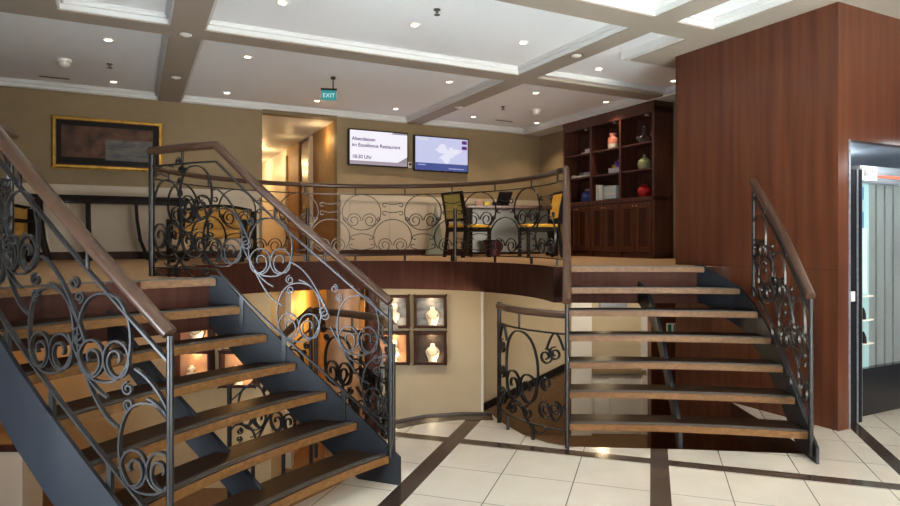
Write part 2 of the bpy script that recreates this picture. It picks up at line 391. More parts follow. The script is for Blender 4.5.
# ------------------------------------------------------------------ lower deck walls
def XB(name, boxes, mats):
    mm = MB()
    for b in boxes: mm.box(*b[:6], mi=b[6] if len(b) > 6 else 0)
    return struct(mm.build(name, mats))
ZF = ZU-FAS
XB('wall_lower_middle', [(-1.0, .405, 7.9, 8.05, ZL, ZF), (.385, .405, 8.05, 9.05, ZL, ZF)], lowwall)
XB('trim_13', [(.395, .425, 7.885, 7.915, ZL, ZF)], white_p)
XB('wall_lower_recess', [(.40, 2.95, 9.0, 9.15, ZL, ZF)], lowwall)
XB('trim_14', [(1.74, 2.03, 8.88, 9.0, ZL, ZF), (2.77, 2.85, 8.92, 9.0, ZL, ZF)], white_p)
XB('trim_15', [(2.04, 2.81, 8.96, 9.0, ZL, -.42), (2.07, 2.28, 8.94, 8.97, ZL+.1, -.55), (2.31, 2.62, 8.94, 8.97, ZL+.1, -.50)], white_p)
XB('trim_16', [(2.04, 2.81, 8.90, 9.0, -.42, -.37)], tan)
XB('wall_lower_mahogany', [(2.58, 4.2, 7.95, 8.1, ZL, ZF)], wood)
XB('wall_lower_left', [(-7, -2.02, 7.0, 7.15, ZL, ZF), (-2.12, -2.02, 7.15, 10.0, ZL, ZF)], vary(M('amber_lit_wallpaper', (.44, .32, .165), .65), (.42, .30, .15), (.46, .335, .175), 6, 3))  # amber lamp glow mixed into this wallpaper's colour
XB('wall_lower_corridor', [(-2.6, -.9, 9.6, 9.75, ZL, ZF), (-.95, -.85, 8.0, 9.7, ZL, ZF)], amber)
XB('wall_lower_end', [(-7.2, -7, 3.0, 7.2, ZL, ZF)], amber)
XB('trim_17', [(-2.10, -1.95, 7.6, 7.75, ZL, ZF)], cream)
mm = MB(); mm.lathe([(.21, ZL), (.21, ZF)], (-1.31, 7.6, 0), 28); struct(mm.build('pillar_lower', vary(M('bronze_pillar', (.26, .14, .07), .4), (.22, .115, .055), (.30, .16, .08), 6)))
mm = MB(); mm.lathe([(.09, ZL), (.09, ZF)], (-.98, 7.75, 0), 16); struct(mm.build('trim_18', woodd))
# stair flank with dark skirting on the recess wall
mm = MB(); pz = [(.41, -.95), (1.75, -.22)]
mm.add([(.41, 8.90, ZL), (1.75, 8.90, ZL), (1.75, 8.90, -.27), (.41, 8.90, -.93), (.41, 9.0, ZL), (1.75, 9.0, ZL), (1.75, 9.0, -.27), (.41, 9.0, -.93)],
       [(0, 1, 2, 3), (7, 6, 5, 4), (0, 3, 7, 4), (1, 5, 6, 2), (3, 2, 6, 7), (0, 4, 5, 1)])
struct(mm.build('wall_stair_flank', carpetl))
mm = MB(); mm.sweep([(.41, 8.88, -.93), (1.75, 8.88, -.27)], [(-.02, -.045), (.02, -.045), (.02, .045), (-.02, .045)], smooth=False); struct(mm.build('baseboard_stair', darkw))
mm = MB(); mm.sweep([(-2.5, 9.5, -.15), (-1.3, 9.5, .75)], [(-.03, -.09), (.03, -.09), (.03, .09), (-.03, .09)], smooth=False); struct(mm.build('baseboard_lower_stair', darkw))
# parapet in the near corner of the lower deck
XB('wall_lower_parapet', [(-7, -3.45, 5.0, 5.25, ZL, -.20)], cream)
XB('trim_19', [(-7, -3.42, 4.97, 5.30, -.20, -.14)], woodd)
for p, e, c in (((-1.75, 8.5, .6), 30, (1, .55, .15)), ((-4.5, 6.2, .7), 12, (1, .47, .12)), ((-1.9, 5.6, .75), 7, (1, .5, .15)), ((-3.3, 4.0, .75), 12, (1, .47, .10)),
                ((1.1, 8.2, .7), 3.5, (1, .78, .5)), ((1.7, 6.9, .75), 6, (1, .75, .45))):
    light('lower_deck_lamp', 'POINT', p, e, c, shadow_soft_size=.06)
light('wall_washer', 'AREA', (2.35, 8.0, .86), 14, (1, .90, .74), (2.35, 9.0, -.4), shape='RECTANGLE', size=.8, size_y=.1)
light('wall_washer', 'AREA', (-.3, 6.9, .86), 9, (1, .84, .62), (-.3, 7.9, -.15), shape='RECTANGLE', size=1.2, size_y=.1)
# lobby wall beyond the near stair (outside the picture)
XB('wall_lobby_left', [(-3.75, -3.6, -3.2, 2.95, 0, ZC)], tan)

# ------------------------------------------------------------------ stairs
def lerp(a, b, t): return (a[0]+(b[0]-a[0])*t, a[1]+(b[1]-a[1])*t)
def on(pts, k):                           # k = 1..7 along the step ends, extrapolated
    k -= 1
    if k <= 0: return lerp(pts[0], pts[1], k)
    if k >= len(pts)-1: return lerp(pts[-2], pts[-1], k-(len(pts)-2))
    i = int(k); return lerp(pts[i], pts[i+1], k-i)
def zline(k): return RISE*k
def front(a, b, sag, n=14):
    d = Vector((b[0]-a[0], b[1]-a[1])); nrm = Vector((-d.y, d.x)).normalized()
    return [Vector(a)+d*(i/n)+nrm*sag*4*(i/n)*(1-i/n) for i in range(n+1)], nrm
def stair(label, A, B, sag, plates, loc):
    t = thing('staircase', label, 'staircase', loc)
    for i in range(7):
        f, nrm = front(A[i], B[i], sag)
        if i < 6:
            b, _ = front(A[i+1], B[i+1], sag); b = [p+nrm*.05 for p in b]
        else: b = [p+nrm*.16 for p in f]
        z1 = RISE*(i+1); z0 = z1-.046
        mm = MB(); mm.prism([tuple(p) for p in f]+[tuple(p) for p in b[::-1]], z0, z1, 0, 1, 1)
        tr = mm.build('tread', [tread_top, tread_edge], t, world=True)
        mm = MB(); mm.sweep([(*(p+nrm*.035), z1+.003) for p in f], [(-.022, -.003), (.022, -.003), (.022, .003), (-.022, .003)], smooth=False)
        mm.sweep([(*(p+nrm*.035), z1+.0065) for p in f], [(-.006, -.002), (.006, -.002), (.006, .002), (-.006, .002)], smooth=False)
        mm.build('nosing_strip', nosing_m, tr, world=True)
    for (P, k0, k1, up, dn, off) in plates:
        mm = MB(); n = 26; top = []; bot = []
        for j in range(n+1):
            k = k0+(k1-k0)*j/n; p = on(P, k); q = on(P, k+.02); d = Vector((q[0]-p[0], q[1]-p[1])).normalized(); nr = Vector((-d.y, d.x))*off
            zt = min(zline(k)+up, ZU+.02); zb_ = max(0, zline(k)-dn)
            top.append((p[0]+nr.x, p[1]+nr.y, zt, nr)); bot.append(zb_)
        vs = []
        for (x, y, zt, nr), zb_ in zip(top, bot):
            w = nr.normalized()*.009
            vs += [(x-w.x, y-w.y, zb_), (x+w.x, y+w.y, zb_), (x+w.x, y+w.y, zt), (x-w.x, y-w.y, zt)]
        fs = [(4*j+a, 4*j+4+a, 4*j+4+(a+1) % 4, 4*j+(a+1) % 4) for j in range(n) for a in range(4)]
        fs += [(0, 1, 2, 3), tuple(4*n+a for a in (3, 2, 1, 0))]
        mm.add(vs, fs, 0, True); mm.build('stringer', steel, t, world=True)
    mid = [lerp(a, b, .5) for a, b in zip(A, B)]
    mm = MB(); n = 20; vs = []
    for j in range(n+1):
        k = 1.0+6.2*j/n; p = on(mid, k); f, nrm = front(on(A, k), on(B, k), sag); p = f[7]+nrm*.12
        w = Vector((nrm.y, -nrm.x))*.014; zt = zline(k)-.055; zb_ = max(-.05, zline(k)-.25)
        vs += [(p.x-w.x, p.y-w.y, zb_), (p.x+w.x, p.y+w.y, zb_), (p.x+w.x, p.y+w.y, zt), (p.x-w.x, p.y-w.y, zt)]
    fs = [(4*j+a, 4*j+4+a, 4*j+4+(a+1) % 4, 4*j+(a+1) % 4) for j in range(n) for a in range(4)]+[(0, 1, 2, 3), tuple(4*n+a for a in (3, 2, 1, 0))]
    mm.add(vs, fs); mm.build('centre_stringer', steel, t, world=True)
    return t
stair('open-riser stair in front of the mahogany wall, straight brown treads with thin dark sides', Rl, Rr, .05,
      [(Rl, .8, 7.2, .0, .26, .012), (Rr, .55, 7.3, .01, .34, -.015)], (1.6, 4.5, 0))
stair('open-riser stair with a broad blue-grey steel side plate and dark curved treads', Ll, Lr, .08,
      [(Ll, .2, 7.2, .02, .345, .02), (Lr, .70, 7.3, .045, .36, -.02)], (-.8, 3.1, 0))

# ------------------------------------------------------------------ wrought iron railings
class Path:
    def __init__(s, pts):
        s.p = [Vector(p) for p in pts]; s.s = [0]
        for a, b in zip(s.p, s.p[1:]): s.s.append(s.s[-1]+(b-a).to_2d().length)
        s.L = s.s[-1]
    def at(s, q):
        i = 0
        while i < len(s.s)-2 and q > s.s[i+1]: i += 1
        f = (q-s.s[i])/max(1e-9, s.s[i+1]-s.s[i]); a, b = s.p[i], s.p[i+1]
        return a+(b-a)*f, (b-a).to_2d().normalized()
    def zb(s, q): return s.at(q)[0].z
    def pt(s, q, z):
        p, d = s.at(q); return Vector((p.x, p.y, z))
    def nr(s, q):
        d = s.at(max(0, q-.03))[1]+s.at(q+.03)[1]; d.normalize(); return Vector((-d.y, d.x, 0))
def bar(w, h): return [(-w, -h), (w, -h), (w, h), (-w, h)]
BAR = bar(.0075, .0036)
BARS = bar(.006, .0032)
def rbar(path, sz, name, par, prof=None, closed=False, mat=None):
    prof = prof or BAR
    mm = MB(); mm.sweep([path.pt(s, z) for s, z in sz], prof, [path.nr(s) for s, z in sz], closed)
    return mm.build(name, mat or iron, par, world=True, fix=False)
def spiral(c, z, r, sg=1, a0=-PI/2, turns=1.55, n=30, inner=.28):
    out = []
    for i in range(n+1):
        t = i/n; a = a0+sg*2*PI*turns*t; rr = r*(1-(1-inner)*t**1.1); out.append((c+rr*math.cos(a), z+rr*math.sin(a)))
    return out
def oval(c, z, a, b, n=28): return [(c+a*math.cos(2*PI*i/n), z+b*math.sin(2*PI*i/n)) for i in range(n)]
def ccurve(c, z, w, drop, r, sg=1):
    """shallow bar with a curl at each end"""
    pts = []
    for i in range(9): pts.append((c-w+r*.9*math.cos(PI*.2+PI*1.5*(1-i/8)+0), z+sg*(-r+r*.9*math.sin(PI*.2+PI*1.5*(1-i/8))))) if False else None
    left = [(c-w-r*math.sin(a)*.9, z-sg*(r-r*math.cos(a)*.9)) for a in [1.35*PI*(1-i/8) for i in range(9)]]
    midp = [(c-w+2*w*i/8, z-sg*drop*math.sin(PI*i/8)) for i in range(1, 8)]
    right = [(2*c-x, y) for x, y in left[::-1]]
    return left+midp+right
def rail_core(t, path, h=.9, top=.78, low=.07, posts=(), brackets=(), feet=(), foot_drop=.12, s0=0, s1=None, hs0=None, hs1=None, endcaps=True, step=.06):
    s1 = path.L if s1 is None else s1; hs0 = s0 if hs0 is None else hs0; hs1 = s1 if hs1 is None else hs1
    knots = [s for s in path.s]
    def samples(a, b):
        n = max(2, int((b-a)/step)); q = [a+(b-a)*i/n for i in range(n+1)]+[k for k in knots if a < k < b]
        q = sorted(set(round(x, 5) for x in q)); o = [q[0]]
        for x in q[1:]:
            if x-o[-1] > .012: o.append(x)
        return o
    hp = [path.pt(s, path.zb(s)+h) for s in samples(hs0, hs1)]
    prof = [(-.030, -.016), (-.018, -.026), (.018, -.026), (.030, -.016), (.032, .004), (.022, .020), (0, .026), (-.022, .020), (-.032, .004)]
    mm = MB(); mm.sweep(hp, prof); mm.build('handrail', railw, t, world=True, fix=False)
    for nm, hh in (('top_bar', top), ('bottom_bar', low)):
        rbar(path, [(s, path.zb(s)+hh) for s in samples(s0, s1)], nm, t, [(-.011, -.005), (.011, -.005), (.011, .005), (-.011, .005)])
    for s, z0, z1, r in posts:
        p = path.pt(s, 0); b = path.zb(s)
        mm = MB(); mm.lathe([(r, z0+b), (r, z1+b)], (p.x, p.y, 0), 10); mm.build('newel_post', iron, t, world=True)
    for s in brackets:
        p = path.pt(s, 0); b = path.zb(s)
        mm = MB(); mm.lathe([(.009, b+top), (.009, b+h-.02)], (p.x, p.y, 0), 8); mm.build('bracket', iron, t, world=True)
    for s in feet:
        p = path.pt(s, 0); b = path.zb(s); d = path.at(s)[1]
        mm = MB(); mm.obox((p.x, p.y), (d.x, d.y), (-d.y, d.x), .013, .009, b-foot_drop, b+low); mm.build('foot', iron, t, world=True)
def ring_spiral(c, z, r, ry, sg, a0, inner=.22, n=40):
    """a full outer loop, then a curl winding into it"""
    out = []
    for i in range(n+1):
        t = i/n; a = a0+sg*2*PI*1.85*t; k = 1 if t < .5 else 1-(1-inner)*((t-.5)/.5)**.8
        out.append((c+r*k*math.cos(a), z+ry*k*math.sin(a)))
    return out
def clampL(path, pts): return [(max(0, min(path.L, s)), z) for s, z in pts]
def oval_bay(t, path, c, a=.122, b=.195, hc=.36, curls=True, dr=-1, lower=True, upper=True):
    """one bay: arch with two spirals in its foot, side curls and two pairs of sweeping bars; dr points down the slope"""
    zb = path.zb(c); z = zb+hc
    arch = [(c+a*math.copysign(abs(math.cos(q))**.8, math.cos(q)), z+b*math.sin(q)*(1 if math.sin(q) > 0 else .92)) for q in [2*PI*i/32 for i in range(32)]]
    rbar(path, clampL(path, arch), 'arch_ring', t, closed=True)
    rx = a*.47; ry = rx*1.2; zs = z-b*.42
    rbar(path, clampL(path, ring_spiral(c-rx, zs, rx, ry, 1, -PI/2)), 'spiral_scroll', t)
    rbar(path, clampL(path, ring_spiral(c+rx, zs, rx, ry, -1, -PI/2)), 'spiral_scroll', t)
    if not curls: return
    r = .026
    def rel(s): return path.zb(max(0, min(path.L, s)))
    if upper:
        for k, (x0, h0, ln) in enumerate(((.0, .02, .20), (-.06, .085, .25))):
            pts = []
            for i in range(15):
                f = i/14; s_ = c+dr*(x0+ln*f); pts.append((s_, rel(s_)+hc+b+h0+.035*math.sin(PI*f)-(.06+.05*k)*f*f))
            e = pts[-1]; pts += [(e[0]-dr*(r-r*math.cos(q)), e[1]-r*math.sin(q)) for q in [PI*1.5*i/10 for i in range(1, 11)]]
            rbar(path, clampL(path, pts), 'sweep_scroll', t)
        x = c+dr*(a+.03)
    if lower:
        for k, (x0, h0, ln) in enumerate(((-.02, -.03, .21), (-.08, -.10, .22))):
            pts = []
            for i in range(15):
                f = i/14; s_ = c-dr*(x0+ln*f); pts.append((s_, rel(s_)+hc-b+h0-.03*math.sin(PI*f)+(.07+.04*k)*f*f))
            rbar(path, clampL(path, pts), 'sweep_scroll', t)
        x = c-dr*(a+.03)
        for q, zz, sg in ((a-.01, 1.06, 1), (a+.02, 1.36, -1)):
            rbar(path, clampL(path, spiral(c-dr*q, z+b*zz-.03, r, sg*dr, -PI/2*sg, 1.35, 18)), 'curl', t, BARS)
        x = c+dr*(a-.015)
        rbar(path, clampL(path, spiral(x, z-b*1.02, r*1.1, dr, PI/2, 1.35, 18)), 'curl', t, BARS)
        rbar(path, clampL(path, spiral(x+dr*.005, z-b*1.36, r, -dr, -PI/2, 1.35, 18)), 'curl', t, BARS)

def two_tier(t, path, ups, lows, a, dr=-1):
    for c in ups: oval_bay(t, path, c, a, .195, .575, dr=dr, upper=False)
    for c in lows: oval_bay(t, path, c, a, .195, .325, dr=dr, lower=False)
def slopepath(P, k0, k1, off, extra=(), za=None, zb=None):
    pts = []
    n = 14
    for j in range(n+1):
        k = k0+(k1-k0)*j/n; p = on(P, k); q = on(P, k+.02); d = Vector((q[0]-p[0], q[1]-p[1])).normalized(); nr = Vector((-d.y, d.x))*off
        pts.append((p[0]+nr.x, p[1]+nr.y, min(zline(k), ZU) if za is None else za+(zb-za)*(k-k0)/(k1-k0)))
    return Path(pts+list(extra))

# near rail of the left stair
BAR, BARS = bar(.009, .0045), bar(.008, .004)
p = slopepath(Ll, .95, 7, .0, (), RISE*.95+.04, ZU)
t = thing('stair_railing', 'near railing along the blue-grey steel plate, silvery scrolls lit by daylight', 'railing', tuple(p.p[0]))
rail_core(t, p, .91, .79, .08, posts=[(.0, -.42, .90, .015)], brackets=[.42, .85], feet=[.30, .62, .95], foot_drop=.06)
two_tier(t, p, (.33, .85), (.11, .63, 1.12), .14)
# its landing return
p2 = Path([(-2.42, 3.12, ZU), (-2.58, 3.46, ZU), (-2.71, 3.84, ZU)])
t = thing('landing_railing', 'short level rail at the near stair head with its cut end beside the gilt painting', 'railing', tuple(p2.p[0]))
rail_core(t, p2, .90, .79, .08, posts=[(.02, 0, .88, .014), (p2.L-.02, 0, .79, .014)], brackets=[.35], feet=[.4], foot_drop=.08)
two_tier(t, p2, (.18, .58), (.38, .76), .135)

BAR, BARS = bar(.0075, .0036), bar(.006, .0032)
# far rail of the left stair with its landing part
ZT = ZU-.03
p = slopepath(Lr, .98, 7.0, -.01, [(-1.68, 4.09, ZT), (-1.88, 4.20, ZT), (-2.08, 4.31, ZT)], RISE*.98+.045, ZT)
LB = p.L
t = thing('stair_railing', 'far railing of the stair with blue-grey plate, bent handrail rising to its level end post', 'railing', tuple(p.p[0]))
kink = [s for s, q in zip(p.s, p.p) if q.z >= ZT-1e-6][0]
rail_core(t, p, .90, .79, .09, posts=[(.0, -.05, .88, .015), (LB-.01, -.02, .88, .020)], brackets=[.45, .78, kink+.3], feet=[.32, .72, 1.0, kink+.35, LB-.2], foot_drop=.10)
two_tier(t, p, (.22, .81, 1.36), (.05, .62, 1.14), .145)
oval_bay(t, p, LB-.17, a=.15, dr=1, hc=.42, b=.27)
oval_bay(t, p, LB-.44, a=.12, dr=-1, hc=.35, b=.2, upper=False)

# right stair: rail by the mahogany wall and rail at its open side
p = Path([(x, y, RISE*k) for x, y, k in ((2.445, 4.20, .78), (2.50, 4.48, 2), (2.55, 4.72, 3), (2.585, 4.95, 4), (2.605, 5.18, 5), (2.615, 5.36, 5.78))])
t = thing('stair_railing', 'railing of the stair by the mahogany wall, dark scrolls under a slanting handrail', 'railing', tuple(p.p[0]))
rail_core(t, p, .98, .86, .08, posts=[(.0, -.10, .96, .016), (p.L-.02, 0, .90, .013)], brackets=[.5, .95], feet=[.4, .8], foot_drop=.06)
two_tier(t, p, (.24, .66, 1.05), (.10, .52, .92), .135)
p = slopepath(Rl, .78, 7.3, .02)
t = thing('stair_railing', 'railing seen end-on at the open side of the stair, next to the round balcony', 'railing', tuple(p.p[0]))
rail_core(t, p, .92, .79, .08, posts=[(.0, -.10, .90, .016), (p.L-.03, 0, .9, .013)], brackets=[.5, .95], feet=[.4, .8], foot_drop=.06)
two_tier(t, p, (.24, .66, 1.08), (.10, .52, .94), .135)

BAR, BARS = bar(.009, .0042), bar(.008, .0040)
# round balcony rail
bp = [circle_pt(4+180*i/48, 1.85) for i in range(49)]
p = Path([(x, y, ZU) for x, y in bp[::-1]]+[(1.07, 5.76, ZU)])       # from the landing post round to the right stair
t = thing('balcony_railing', 'curved balcony railing of circles and spirals round the stairwell, wooden handrail on top', 'railing', tuple(p.p[0]))
def sdeg(deg): return min(p.L, math.radians(184-deg)*1.85)
npost = [sdeg(118), sdeg(62)]
rail_core(t, p, .90, .80, .07, posts=[(s, 0, .62 if i < 2 else .88, .022) for i, s in enumerate(npost)], brackets=[.3+.6*i for i in range(10)], feet=[.3+.6*i for i in range(10)], foot_drop=.14, step=.1)
per = .752; n = int(p.L/per)
s_first = .52
for j in range(n+1):
    c = s_first+per*j; R = .232; zt = ZU+.585; zl = ZU+.285
    if c < p.L-.15:
        rbar(p, oval(c, zt, R, .215, 30), 'circle_ring', t, BAR, True)
        for sg in (-1, 1): rbar(p, spiral(c+sg*.098, zt-.10, .090, -sg, PI/2+sg*PI/2, 1.7), 'spiral_scroll', t, BARS)
        for z_, w_ in ((zl+.02, .14), (ZU+.15, .16)): rbar(p, ccurve(c, z_, w_-.03, -.02, .026, -1 if z_ < ZU+.2 else 1), 'curl_bar', t, BARS)
    c += per/2
    if c < p.L-.12:
        a_ = [(c+R*math.cos(q), zl+.215*math.sin(q)) for q in [-PI*.22+PI*1.44*i/24 for i in range(25)]]
        rbar(p, a_, 'arch_bar', t, BAR)
        for sg in (-1, 1): rbar(p, spiral(c+sg*.098, zl-.10, .090, -sg, PI/2+sg*PI/2, 1.7), 'spiral_scroll', t, BARS)
        for z_ in (ZU+.70, ZU+.60): rbar(p, ccurve(c, z_, .10, .02, .026), 'curl_bar', t, BARS)
        for sg in (-1, 1): rbar(p, spiral(c+sg*.17, ZU+.50, .028, sg, -PI/2, 1.3, 16), 'curl', t, BARS)

BAR, BARS = bar(.011, .005), bar(.010, .0045)
# lobby-level rails round the descending well
p = Path([(.405, 5.10, 0), (.46, 4.90, 0), (.58, 4.70, 0), (.72, 4.56, 0), (.84, 4.47, 0)])
t = thing('well_railing', 'low curved railing on the tiled edge at the open side of the mahogany wall stair', 'railing', tuple(p.p[0]))
rail_core(t, p, .96, .82, .12, posts=[(.0, 0, .99, .018), (p.L, 0, .94, .012)], brackets=[.35], feet=[.2, .5], foot_drop=.05)
oval_bay(t, p, .36, a=.19, b=.30, hc=.50, curls=False)
for c, sg in ((.08, 1), (.62, -1)):
    rbar(p, [(max(0, min(p.L, s)), z) for s, z in spiral(c, .64, .06, sg, PI/2, 1.5)], 'spiral_scroll', t)
    rbar(p, [(max(0, min(p.L, s)), z) for s, z in spiral(c, .24, .07, -sg, PI/2, 1.5)], 'spiral_scroll', t)
    rbar(p, [(max(0, min(p.L, s)), z) for s, z in spiral(c+.0, .44, .05, sg, -PI/2, 1.5)], 'curl', t)
for z0, sg in ((.70, 1), (.30, -1)):
    rbar(p, clampL(p, [(.02+.16*f, z0+sg*.12*math.sin(PI*f)) for f in [i/10 for i in range(11)]]), 'sweep_scroll', t)
    rbar(p, clampL(p, [(p.L-.02-.14*f, z0+sg*.12*math.sin(PI*f)) for f in [i/10 for i in range(11)]]), 'sweep_scroll', t)
    rbar(p, clampL(p, spiral(p.L-.09, z0-.03, .05, sg, PI/2, 1.5)), 'spiral_scroll', t)
rbar(p, [(.18+.5*i/14, .16+.1*math.sin(PI*i/7)) for i in range(14)], 'sweep_scroll', t)
for c in (.27, .45): rbar(p, spiral(c, .19, .05, 1, PI/2, 1.4), 'curl', t)

p = Path([(-.36, 3.92, 0), (-.42, 4.2, 0), (-.53, 4.43, 0), (-.75, 4.62, 0), (-1.05, 4.85, 0)])
t = thing('well_railing', 'curved railing round the stairwell behind the newel of the plate-sided stair, thick with dark scrolls', 'railing', tuple(p.p[0]))
rail_core(t, p, .95, .82, .10, posts=[(.0, 0, .84, .016), (p.L, -.2, .93, .016)], brackets=[.4, .8], feet=[.3, .7, 1.1], foot_drop=.05)
two_tier(t, p, (.17, .56, .95), (.36, .76), .15)
p = Path([(-1.1, 4.90, 0), (-1.35, 5.05, -.22), (-1.6, 5.15, -.44), (-1.85, 5.2, -.66)])
t = thing('lower_stair_railing', 'railing descending to the lower deck, glimpsed between the treads of the plate-sided stair', 'railing', tuple(p.p[0]))
rail_core(t, p, .95, .80, .12, posts=[(p.L, -.6, .97, .020), (.0, -.3, .93, .016)], brackets=[.4], feet=[.3, .6], foot_drop=.3)
two_tier(t, p, (.2, .6), (.3, .7), .135, 1)
mm = MB(); mm.prism([(-1.0, 4.8), (-1.0, 5.3), (-1.95, 5.3), (-1.95, 5.1)], -1.0, -.96); 

# steps going down from the lobby under the balcony
t = thing('descending_stair', 'carpeted steps going down under the balcony from the tiled lobby edge', 'staircase', (0, 5.4, ZL))
for i in range(7):
    y0 = 5.36+.26*i; z1 = -RISE*(i+1)
    mm = MB(); mm.box(-.42, .36, y0-5.4, y0+.27-5.4, 0, z1-ZL)
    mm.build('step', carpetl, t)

# ------------------------------------------------------------------ bookcase
bl = W(6.15, 7.08, ZU)   # middle of its front, local x along the front (towards the camera), y back
t = thing('bookcase', 'tall dark wooden shelf unit with open bays above panelled cupboards', 'bookcase', (bl[0], bl[1], ZU), RA-PI/2)
# local: +x = -u direction (towards camera), +y = +v (back)
H = 2.10; Lh = .98; D = .34
def bb(name, boxes, mats, par=t, bev=0):
    mm = MB()
    for b in boxes: mm.box(*b[:6])
    return mm.build(name, mats, par, bevel=bev)
bb('carcass', [(-Lh, Lh, .32, D, 0, H), (-Lh, -Lh+.04, 0, D, 0, H), (Lh-.04, Lh, 0, D, 0, H), (-Lh, Lh, 0, D, H-.14, H), (-Lh, Lh, .0, D, .78, .84), (-Lh, Lh, .02, D, 0, .07)], shelfw)
bb('cornice', [(-Lh-.006, Lh+.006, -.006, D, H-.02, H+.015), (-Lh-.004, Lh+.004, -.004, D, H-.05, H)], shelfw)
bays = [(-Lh+.04+i*.6333, -Lh+.04+(i+1)*.6333) for i in range(3)]
for x in (bays[0][1], bays[1][1]): bb('upright', [(x-.02, x+.02, 0, D, 0, H-.1)], shelfw)
for (a, b) in bays:
    for z in (1.20, 1.56): bb('shelf', [(a, b, .015, .32, z, z+.022)], shelfw)
    for j in range(2):
        x0 = a+.022+j*(b-a-.04)/2; x1 = x0+(b-a-.04)/2-.006
        d = bb('cupboard_door', [(x0, x1, -.012, .012, .08, .77)], shelfw, t)
        bb('door_panel', [(x0+.075, x1-.075, -.016, -.006, .16, .69)], woodd, d)
        bb('panel_bead', [(x0+.062, x0+.072, -.022, -.01, .15, .70), (x1-.072, x1-.062, -.022, -.01, .15, .70), (x0+.062, x1-.062, -.022, -.01, .69, .70), (x0+.062, x1-.062, -.022, -.01, .15, .16)], tread_edge, d)
        mm = MB(); xk = x1-.03 if j == 0 else x0+.03
        mm.add([], []); mm.lathe([(0, -.014), (.010, -.01), (.014, 0), (.010, .01), (0, .014)], (xk, -.026, .72), 12); mm.build('knob', brass, d)
    mm = MB(); mm.lathe([(.03, 0), (.03, .01)], ((a+b)/2+.1, .10, H-.15), 12); mm.build('spotlight', trim_m, t)
for (a, b), e in zip(bays, (2.5, 1.2, 2.5)):
    q = XF[t.name] @ Vector(((a+b)/2+.1, -.12, H-.10))
    light('shelf_lamp', 'SPOT', q, 1.2*e, (1, .65, .3), q+Vector((0, 0, -1)), spot_size=1.6, shadow_soft_size=.02)
BX = XF[t.name]
def shelf_at(x, y, z): v = BX @ Vector((x, y, z)); return (v.x, v.y, v.z)
def vase(name, label, prof, mat, x, y, z, extra=None, cat='vase'):
    t = thing(name, label, cat, shelf_at(x, y, z), RA-PI/2)
    if cat == 'vase': prof = [(r*.84, z*.9) for r, z in prof]
    mm = MB(); mm.lathe(prof, (0, 0, 0), 22); mm.build('body', mat, t)
    return t
s3, s2, s1 = 1.582, 1.222, .84
pink = M('pink_glaze', (.55, .20, .15), .25); green = vary(M('green_glaze', (.38, .42, .20), .3), (.34, .38, .17), (.42, .46, .24), 10)
red = M('red_glaze', (.42, .012, .014), .15); ivory = M('ivory_glaze', (.60, .54, .48), .4)
t = vase('tall_vase', 'pink vase with a white lower half on the top shelf of the middle bay', [(0, 0), (.085, 0), (.09, .09)], ivory, .03, .14, s3)
mm = MB(); mm.lathe([(r*.84, z*.9) for r, z in [(.09, .09), (.092, .17), (.085, .19), (.055, .205), (.055, .22), (.066, .235), (.066, .265), (.05, .27), (.04, .22)]], (0, 0, 0), 22); mm.build('upper_glaze', pink, t)
vase('small_vase', 'small pink vase half hidden by the upright on the top shelf', [(0, 0), (.035, 0), (.045, .05), (.04, .13), (.025, .15), (.03, .17), (.02, .17)], pink, .265, .14, s3)
vase('gourd_vase', 'pale green gourd-shaped vase on the shelf above the red vase', [(0, 0), (.075, 0), (.105, .05), (.11, .09), (.095, .14), (.055, .175), (.028, .19), (.022, .215), (.03, .23), (.018, .23)], green, .66, .14, s2)
vase('round_vase', 'round red vase on the counter of the bay nearest the mahogany wall', [(0, 0), (.07, 0), (.11, .05), (.118, .10), (.10, .145), (.06, .17), (.035, .175), (.045, .195), (.03, .195)], red, .66, .14, s1+.001)
t = thing('decanter', 'clear glass decanter on the top shelf above the green vase', 'decanter', shelf_at(.66, .13, s3), RA-PI/2)
mm = MB(); mm.lathe([(0, 0), (.075, 0), (.09, .03), (.08, .08), (.03, .125), (.022, .17), (.03, .185), (.024, .185), (.016, .165), (.02, .125), (.07, .08), (.08, .03), (.07, .008), (0, .008)], (0, 0, 0), 20); mm.build('body', glass, t)
mm = MB(); mm.lathe([(0, .185), (.016, .185), (.03, .21), (.018, .235), (0, .25)], (0, 0, 0), 14); mm.build('stopper', glass, t)
for x, lab in ((.53, 'small glass goblet standing to one side of the decanter, next to the upright'), (.80, 'small glass goblet between the decanter and the end panel of the shelf unit')):
    t = thing('goblet', lab, 'glass', shelf_at(x, .14, s3), 0, 'goblets on the top shelf')
    mm = MB(); mm.lathe([(0, 0), (.032, 0), (.03, .005), (.006, .01), (.006, .06), (.03, .075), (.036, .11), (.030, .13), (.027, .13), (.033, .11), (.026, .08), (0, .066)], (0, 0, 0), 16); mm.build('body', glass, t)
lil = M('lilac_paper', (.42, .36, .52), .7); grey = M('grey_box', (.40, .40, .46), .6)
def sbox(name, label, cat, x, y, z, w, d, h, mat, group=None, r=0):
    t = thing(name, label, cat, shelf_at(x, y, z), RA-PI/2+r, group)
    mm = MB(); mm.box(-w/2, w/2, -d/2, d/2, 0, h); o = mm.build('body', mat, t, bevel=.004)
    mm = MB(); mm.box(-w/2+.006, w/2-.006, -d/2-.001, -d/2+.002, h*.35, h*.5); mm.build('spine_band', ivory, t)
    return t
sbox('booklet', 'flat white booklet under the lilac one on the top shelf corner', 'booklet', -.47, .12, s3, .24, .16, .018, ivory)
sbox('booklet', 'lilac booklet lying on top of the white one on the top shelf', 'booklet', -.43, .12, s3+.018, .15, .14, .05, lil)
t = thing('serving_tray', 'low pale tray on the middle shelf of the bay nearest the balcony', 'tray', shelf_at(-.60, .13, s2), RA-PI/2)
